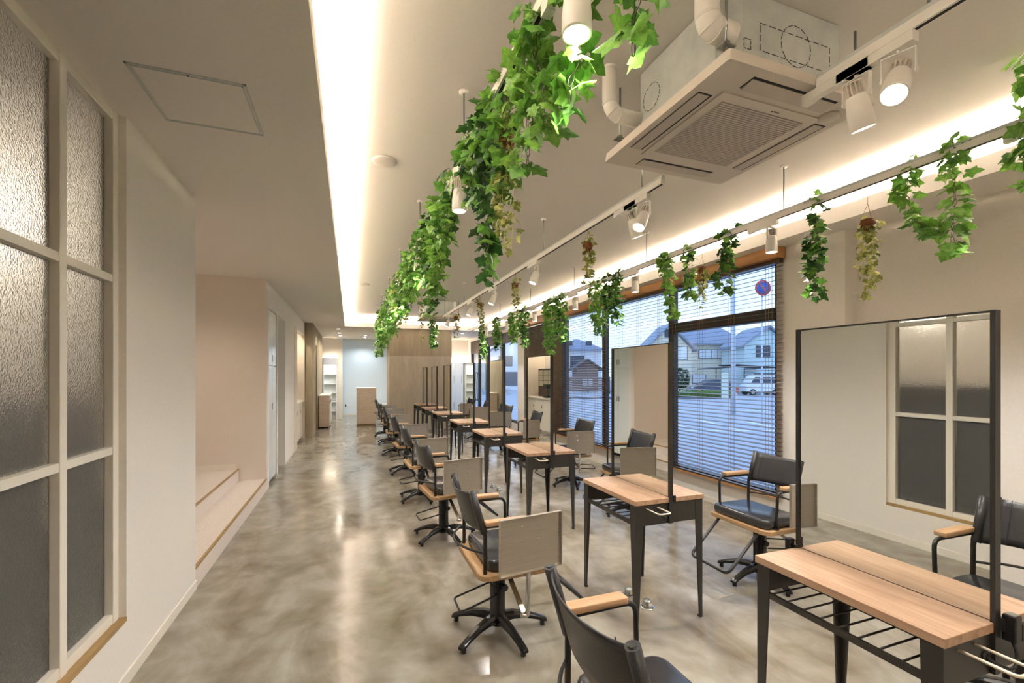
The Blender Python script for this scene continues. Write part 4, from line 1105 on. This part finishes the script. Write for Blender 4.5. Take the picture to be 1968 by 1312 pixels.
for (y, zb, pal, lab) in ((4.50, 2.05, 'deep', 'ivy bunch over the second window, right half of the double bunch'), (4.86, 1.97, 'fresh', 'ivy bunch over the second window, left half of the double bunch'),
                          (5.95, 1.98, 'mixed', 'ivy bunch before the third window, right half'), (6.35, 1.80, 'fresh', 'ivy bunch before the third window with a pale dangling tail'),
                          (7.45, 2.0, 'mixed', 'ivy bunch before the taupe panel blind'), (8.0, 2.08, 'fresh', 'ivy bunch before the white column'),
                          (9.0, 2.0, 'mixed', 'ivy bunch before the far clear window'), (10.1, 1.86, 'mixed', 'last ivy bunch on the window track, before the entrance')):
    ivy('ivy_garland', lab, GB, [((XB, y, 2.70), (2.96, y, 2.45), (2.97, y + 0.03, zb), 0.075), ((XB, y + 0.18, 2.68), (2.97, y + 0.18, 2.5), (2.98, y + 0.17, zb + 0.15), 0.06)], pal, 0.056, 160, k)
    k += 1
GC = 'small hanging vines on the middle track'
for (y, zb, lab) in ((3.12, 2.14, 'small variegated vine in a brown nest, nearest on the middle track'), (4.78, 2.17, 'small variegated vine in a brown nest, second on the middle track'),
                     (6.26, 2.10, 'small variegated vine in a brown nest, third on the middle track'), (7.82, 2.13, 'small variegated vine in a brown nest, fourth on the middle track')):
    ivy('trailing_vine', lab, GC, [((XM, y, 2.58), (XM, y - 0.03, 2.4), (XM, y - 0.03, zb), 0.045), ((XM, y + 0.03, 2.56), (XM + 0.03, y + 0.03, 2.42), (XM + 0.03, y + 0.03, zb + 0.12), 0.04)], 'pale', 0.032, 130, k, 'vine', (XM, y, 2.50), link=False)
    k += 1
ivy('ivy_garland', 'dense narrow ivy strand hanging before the concrete pillar', GC, [((1.46, 8.3, 2.52), (1.46, 8.3, 2.35), (1.46, 8.3, 1.98), 0.075)], 'mixed', 0.052, 260, k, hang=3.0)


# ------------------------------------------------------------------ street outside (local frame: x to the right, y away)
GZ = -0.4
OUT = Matrix.Rotation(-TH, 4, 'Z')


def at(r, t_, z=GZ):
    return (r * math.cos(TH) + t_ * math.sin(TH), -r * math.sin(TH) + t_ * math.cos(TH), z)


asphalt = noise_mat('wet_asphalt', [(0.3, (180, 184, 190)), (0.7, (198, 202, 208))], (1, 1, 1), 1.5, 6, 0.55)
S('ground', MB().box(4.25, 120, -60, 120, GZ - 0.1, GZ), asphalt)
line = mat('road_paint', (250, 250, 252), 0.6)
lo = MB()
for k in range(9): lo.box(-0.1 + k * 1.6, 0.05 + k * 1.6, -1.8, 1.8, 0, 0.01)
lo.box(-16, 22, 6.2, 6.4, 0, 0.01)
lo.box(-16, 22, -2.2, -2.0, 0, 0.01)
lo_ = lo.build('road_marking', line, None, 0, 'structure'); lo_.location = at(3, 17); lo_.rotation_euler.z = -TH
cream = noise_mat('cream_siding', [(0.3, (238, 230, 206)), (0.7, (246, 238, 216))], (1, 1, 12), 3, 3, 0.8)
cyan = mat('pale_blue_siding', (212, 234, 236), 0.8); greyroof = mat('slate_roof', (150, 160, 178), 0.6); white = mat('white_render', (240, 243, 248), 0.8)
brownh = mat('brown_boards', (132, 108, 98), 0.8); wing = mat('window_glass_dark', (70, 80, 96), 0.2); winp = mat('paper_blind_window', (248, 250, 252), 0.5)


def house(label, r, t_, wd, dp, hw, hr, wm, rm, gable, wins, rz=0.0):
    o = thing('house', label, 'house', at(r, t_), -TH + rz, 'houses across the street')
    MB().box(-wd / 2, wd / 2, 0, dp, 0, hw).build('wall', wm, o)
    ov = 0.5; rf = MB()
    if gable:      # gable end faces the salon
        rf.add([(-wd / 2 - ov, -ov, hw - 0.25), (wd / 2 + ov, -ov, hw - 0.25), (0, -ov, hr), (-wd / 2 - ov, dp, hw - 0.25), (wd / 2 + ov, dp, hw - 0.25), (0, dp, hr),
                (-wd / 2 - ov, -ov, hw - 0.05), (wd / 2 + ov, -ov, hw - 0.05), (0, -ov, hr + 0.2), (-wd / 2 - ov, dp, hw - 0.05), (wd / 2 + ov, dp, hw - 0.05), (0, dp, hr + 0.2)],
               [(0, 2, 8, 6), (2, 1, 7, 8), (6, 8, 11, 9), (8, 7, 10, 11), (0, 3, 5, 2), (2, 5, 4, 1), (0, 6, 9, 3), (1, 4, 10, 7), (3, 9, 11, 5), (5, 11, 10, 4)])
        MB().add([(-wd / 2, 0, hw), (wd / 2, 0, hw), (0, 0, hr - 0.05), (-wd / 2, 0.2, hw), (wd / 2, 0.2, hw), (0, 0.2, hr - 0.05)], [(0, 1, 2), (3, 5, 4), (0, 3, 4, 1), (1, 4, 5, 2), (2, 5, 3, 0)]).build('gable', wm, o)
    else:          # hipped roof
        a, b_ = wd / 2 + ov, dp / 2
        rf.add([(-a, -ov, hw), (a, -ov, hw), (a, dp + ov, hw), (-a, dp + ov, hw), (-a + b_ * 0.75, b_, hr), (a - b_ * 0.75, b_, hr)], [(0, 1, 5, 4), (1, 2, 5), (2, 3, 4, 5), (3, 0, 4), (3, 2, 1, 0)])
        rf.box(-a, a, -ov - 0.05, -ov, hw - 0.15, hw + 0.05)
    rf.build('roof', rm, o)
    for (x0, x1, z0, z1, m_) in wins:
        w_ = MB().box(x0 - 0.06, x1 + 0.06, -0.06, 0.02, z0 - 0.06, z1 + 0.06).build('window', wing, o)
        g_ = MB(); n_ = max(1, round((x1 - x0) / 0.75)); st = (x1 - x0) / n_
        for k in range(n_): g_.box(x0 + k * st + 0.03, x0 + (k + 1) * st - 0.03, -0.08, -0.06, z0, z1)
        g_.build('pane', m_, w_)
    return o


house('cream two-storey house with a wide slate roof across the street', 24.1, 54, 8.5, 8, 5.65, 8.7, cream, greyroof, False, [(-1.4, 1.6, 3.9, 4.9, winp), (3.0, 3.9, 3.9, 4.9, wing), (-2.2, -0.6, 0.9, 1.9, winp)])
house('gabled cream house wing at the left of the wide slate roof', 17.5, 49.5, 5.0, 3.7, 4.7, 7.4, cream, greyroof, True, [(0.4, 2.0, 3.6, 5.0, winp), (-0.45, -0.1, 6.1, 6.9, wing), (0.1, 0.45, 6.1, 6.9, wing)])
house('pale blue clad gabled house behind the parked white van', 27.6, 48, 5.0, 5.2, 5.1, 7.0, cyan, greyroof, True, [(-1.2, 0.2, 3.8, 5.0, wing), (-1.4, 1.5, 0.4, 2.0, wing)])
house('white house with two small dormers far down the street', 9.3, 60, 5.6, 8, 5.3, 7.0, white, greyroof, False, [(-1.4, 0.4, 2.9, 4.4, wing), (-1.9, -1.2, 5.9, 6.4, wing), (0.7, 1.4, 5.9, 6.4, wing)])
house('small brown shed-like house in front of the white house', 8.5, 50, 2.4, 4, 2.6, 3.5, brownh, mat('dark_brown_roof', (84, 74, 74), 0.7), True, [(-0.6, 0.6, 0.6, 1.4, winp)])
house('grey-blue house seen through the far clear window', 0.6, 55, 7, 8, 4.6, 7.2, white, greyroof, True, [(-2.2, -0.6, 3.0, 4.2, wing), (0.8, 2.4, 3.0, 4.2, wing), (-1.5, 2.0, 0.6, 2.2, wing)])
house('pale house at the right end of the street beyond the window edge', 34.5, 47, 7, 8, 5.2, 7.2, white, greyroof, False, [(-2, 0, 3.5, 4.6, wing)])
house('plain white house between the far clear window and the dormer house', -7.5, 58, 8, 8, 5.0, 7.4, cream, greyroof, False, [(-2.5, -0.5, 3.0, 4.3, wing), (1.0, 2.6, 3.0, 4.3, wing)])


def vehicle(name, cat, label, r, t_, prof, wd, paint, wheels, glass, rz=0.0):
    o = thing(name, label, cat, at(r, t_), -TH + rz)
    n_ = len(prof)
    b_ = MB(); rings = []
    for (y, ins) in ((0, 0.05), (0.08, 0.0), (wd - 0.08, 0.0), (wd, 0.05)):
        cx = sum(p[0] for p in prof) / n_; cz = sum(p[1] for p in prof) / n_
        rings.append([(x + (cx - x) * ins, y, z + (cz - z) * ins) for x, z in prof])
    b_.layers(rings, smooth=False); b_.build('body', paint, o)
    g_ = MB()
    for poly in glass: g_.add([(x, -0.012, z) for x, z in poly] + [(x, 0.02, z) for x, z in poly], [tuple(range(len(poly))), tuple(len(poly) + k for k in reversed(range(len(poly))))] + [(k, (k + 1) % len(poly), len(poly) + (k + 1) % len(poly), len(poly) + k) for k in range(len(poly))])
    g_.build('side_windows', wing, o)
    for x, rr in wheels:
        w_ = MB().cyl((x, -0.03, rr), (x, 0.18, rr), rr, 20).build('wheel', M['black'], o)
        MB().cyl((x, -0.045, rr), (x, -0.03, rr), rr * 0.6, 16).build('hub', M['silver'], w_)
        MB().cyl((x, wd - 0.18, rr), (x, wd + 0.03, rr), rr, 20).build('wheel', M['black'], o)
    hl = MB().box(prof[0][0] - 0.02, prof[0][0] + 0.12, -0.02, 0.12, 0.62, 0.76); hl.build('headlight', M['trimw'], o)
    return o


vehicle('van', 'van', 'small white van parked before the pale blue house, facing left', 21.6, 41,
        [(0.0, 0.35), (0.0, 0.85), (0.28, 1.02), (0.72, 1.72), (1.0, 1.84), (3.1, 1.84), (3.28, 1.55), (3.32, 0.35)], 1.45, mat('white_van_paint', (246, 248, 250), 0.3), [(0.62, 0.29), (2.72, 0.29)],
        [[(0.42, 1.10), (0.82, 1.68), (1.30, 1.68), (1.30, 1.10)], [(1.42, 1.10), (1.42, 1.68), (2.25, 1.68), (2.25, 1.10)], [(2.35, 1.10), (2.35, 1.68), (3.05, 1.66), (3.15, 1.10)]])
vehicle('car', 'car', 'dark wedge-nosed car parked behind the hedge, left of the sign board', 17.0, 42,
        [(0.0, 0.32), (0.0, 0.66), (0.9, 0.88), (1.75, 1.38), (2.6, 1.46), (3.6, 1.30), (4.0, 1.0), (4.05, 0.35)], 1.65, mat('dark_blue_paint', (74, 84, 104), 0.25), [(0.72, 0.30), (3.25, 0.30)],
        [[(1.15, 0.92), (1.80, 1.30), (2.35, 1.36), (2.35, 0.92)], [(2.45, 0.92), (2.45, 1.36), (3.3, 1.26), (3.5, 0.95)]])
# hedge
hm = leaf_mat('hedge_leaf', (88, 124, 60), (158, 188, 104))
rnd = random.Random(7)
hb = MB()
hb.box(-7.0, 2.4, 0.05, 0.55, 0.0, 0.50)
for k in range(3800):
    p = Vector((rnd.uniform(-7.1, 2.5), rnd.uniform(0, 0.6), rnd.uniform(0.05, 0.60)))
    if 0.08 < p.y and p.z < 0.47: p.y = rnd.uniform(-0.02, 0.06)
    put_leaf(hb, p, Vector((rnd.uniform(-1, 1), rnd.uniform(-1, .2), rnd.uniform(-.3, 1))), Vector((rnd.uniform(-.5, .5), -1, rnd.uniform(0, 1))), 0.10, 0, rnd)
hb_o = hb.build('hedge', hm, fix=False); hb_o.location = at(15.0, 35); hb_o.rotation_euler.z = -TH
tag(hb_o, 'low clipped green hedge along the far side of the road', 'hedge')
kb = MB().box(-14, 2.5, -0.35, 0.0, 0, 0.16).build('kerb', mat('kerb_stone', (120, 124, 130), 0.8), None, 0, 'structure'); kb.location = at(15.0, 35); kb.rotation_euler.z = -TH
fo = thing('fence', 'brown horizontal board fence before the white dormer house', 'fence', at(7.7, 45), -TH)
fb = MB()
for k in range(7): fb.box(-2.2, 2.2, 0, 0.04, 0.25 + k * 0.2, 0.41 + k * 0.2)
fb.build('boards', brownh, fo)
for x in (-2.2, 0, 2.2): MB().box(x - 0.05, x + 0.05, 0.04, 0.14, 0, 1.7).build('post', M['wframe'], fo)
po = thing('utility_pole', 'tall pale utility pole standing in the road view of the nearest window', 'pole', at(10.6, 21.3), -TH)
MB().cyl((0, 0, 0), (0, 0, 9.5), 0.115, 18, 0.085).build('shaft', mat('pale_pole_concrete', (216, 222, 230), 0.7), po)
MB().box(-0.9, 0.9, -0.05, 0.05, 8.6, 8.7).build('cross_arm', M['zinc'], po)
sb = thing('sign_board', 'white upright sign board at the hedge end', 'sign', at(16.3, 34), -TH)
MB().box(-0.28, 0.28, 0, 0.08, 0.05, 2.05).build('panel', mat('sign_white', (220, 230, 214), 0.5), sb)
MB().box(-0.3, -0.28, 0.0, 0.08, 0, 2.05).box(0.28, 0.3, 0, 0.08, 0, 2.05).build('edge', M['zinc'], sb)
ob = thing('post_box', 'small orange box on a white leg right of the pole', 'box', at(15.2, 30), -TH)
MB().box(-0.11, 0.11, 0, 0.2, 0.68, 1.08).build('box', mat('orange_red', (206, 92, 66), 0.5), ob)
MB().box(-0.03, 0.03, 0.07, 0.13, 0, 0.68).build('leg', M['trimw'], ob)
rs = thing('road_sign', 'round blue road sign with a red rim at the top right of the window', 'sign', at(9.59, 17), -TH)
Rx = Matrix.Translation((0, 0, 5.2)) @ Matrix.Rotation(PI / 2, 4, 'X')
MB().lathe([(0.30, 0), (0.30, 0.02)], n=32, mat4=Rx).build('rim', mat('sign_red', (196, 84, 90), 0.5), rs)
MB().lathe([(0.225, 0.021), (0.225, 0.026)], n=32, mat4=Rx).build('disc', mat('sign_blue', (60, 96, 180), 0.5), rs)
MB().hexa([(-0.18, -0.034, 5.36), (-0.13, -0.034, 5.40), (0.18, -0.034, 5.04), (0.13, -0.034, 5.0)], [(-0.18, -0.028, 5.36), (-0.13, -0.028, 5.40), (0.18, -0.028, 5.04), (0.13, -0.028, 5.0)]).build('slash', mat('sign_red_slash', (196, 84, 90), 0.5), rs)
MB().cyl((0, 0.05, 5.6), (0, 0.05, 0), 0.035, 10).build('post', mat('pale_post', (214, 222, 232), 0.5), rs)
cp = thing('carport', 'dark flat carport roof on slim posts over the parked cars', 'carport', at(22.8, 44), -TH)
MB().hexa([(-2.8, 0, 2.45), (0.6, 0, 2.75), (0.6, 4, 2.75), (-2.8, 4, 2.45)], [(-2.8, 0, 2.55), (0.6, 0, 2.87), (0.6, 4, 2.87), (-2.8, 4, 2.55)]).hexa([(-0.5, 0, 2.85), (3.6, 0, 2.55), (3.6, 4, 2.55), (-0.5, 4, 2.85)], [(-0.5, 0, 2.95), (3.6, 0, 2.65), (3.6, 4, 2.65), (-0.5, 4, 2.95)]).build('roof', mat('dark_carport', (60, 64, 74), 0.5), cp)
for x in (-2.5, 0.3, 3.4): MB().cyl((x, 0.2, 0), (x, 0.2, 2.5), 0.05, 8).build('post', M['wframe'], cp)
cm = leaf_mat('garden_tree_leaf', (56, 78, 50), (96, 116, 72))
gt = thing('garden_tree', 'round dark green garden tree left of the dark parked car', 'tree', at(15.1, 40), -TH)
MB().cyl((0, 0, 0), (0, 0, 1.3), 0.06, 8).build('trunk', M['chain'], gt)
cb = MB()
for k in range(900):
    d = Vector((rnd.gauss(0, 1), rnd.gauss(0, 1), rnd.gauss(0, 1))).normalized()
    p = Vector((0, 0, 1.55)) + Vector((d.x * 0.85, d.y * 0.8, d.z * 0.95)) * rnd.uniform(0.75, 1.0)
    put_leaf(cb, p, d + Vector((rnd.uniform(-.6, .6), 0, -0.4)), d, 0.17, 0, rnd)
cb.build('crown', cm, gt, fix=False)
for i, (r, t_, hgt, lab) in enumerate(((3.2, 44, 1.0, 'low dark street shrub left of the brown fence'), (-1.5, 42, 0.9, 'low shrub seen through the far clear window'))):
    s2 = thing('shrub', lab, 'shrub', at(r, t_), -TH)
    cb = MB()
    for k in range(500):
        d = Vector((rnd.gauss(0, 1), rnd.gauss(0, 1), abs(rnd.gauss(0, 1)))).normalized()
        p = Vector((d.x * 1.6, d.y * 0.7, d.z * hgt)) * rnd.uniform(0.7, 1.0)
        put_leaf(cb, p, d, d, 0.18, 0, rnd)
    cb.build('foliage', cm, s2, fix=False)
wr = MB()
for dz in (0, 0.35, 0.7):
    pts = [Vector((-30 + 6 * k, 0, 8.4 + dz - 0.9 * (1 - ((k - 6) / 6) ** 2) * 0.6)) for k in range(13)]
    wr.tube(pts, 0.02, 4)
wo_ = wr.build('overhead_wire', M['black']); wo_.location = at(10.6, 21.5); wo_.rotation_euler.z = -TH + 0.1
tag(wo_, 'black overhead wires strung past the utility pole', 'wire')
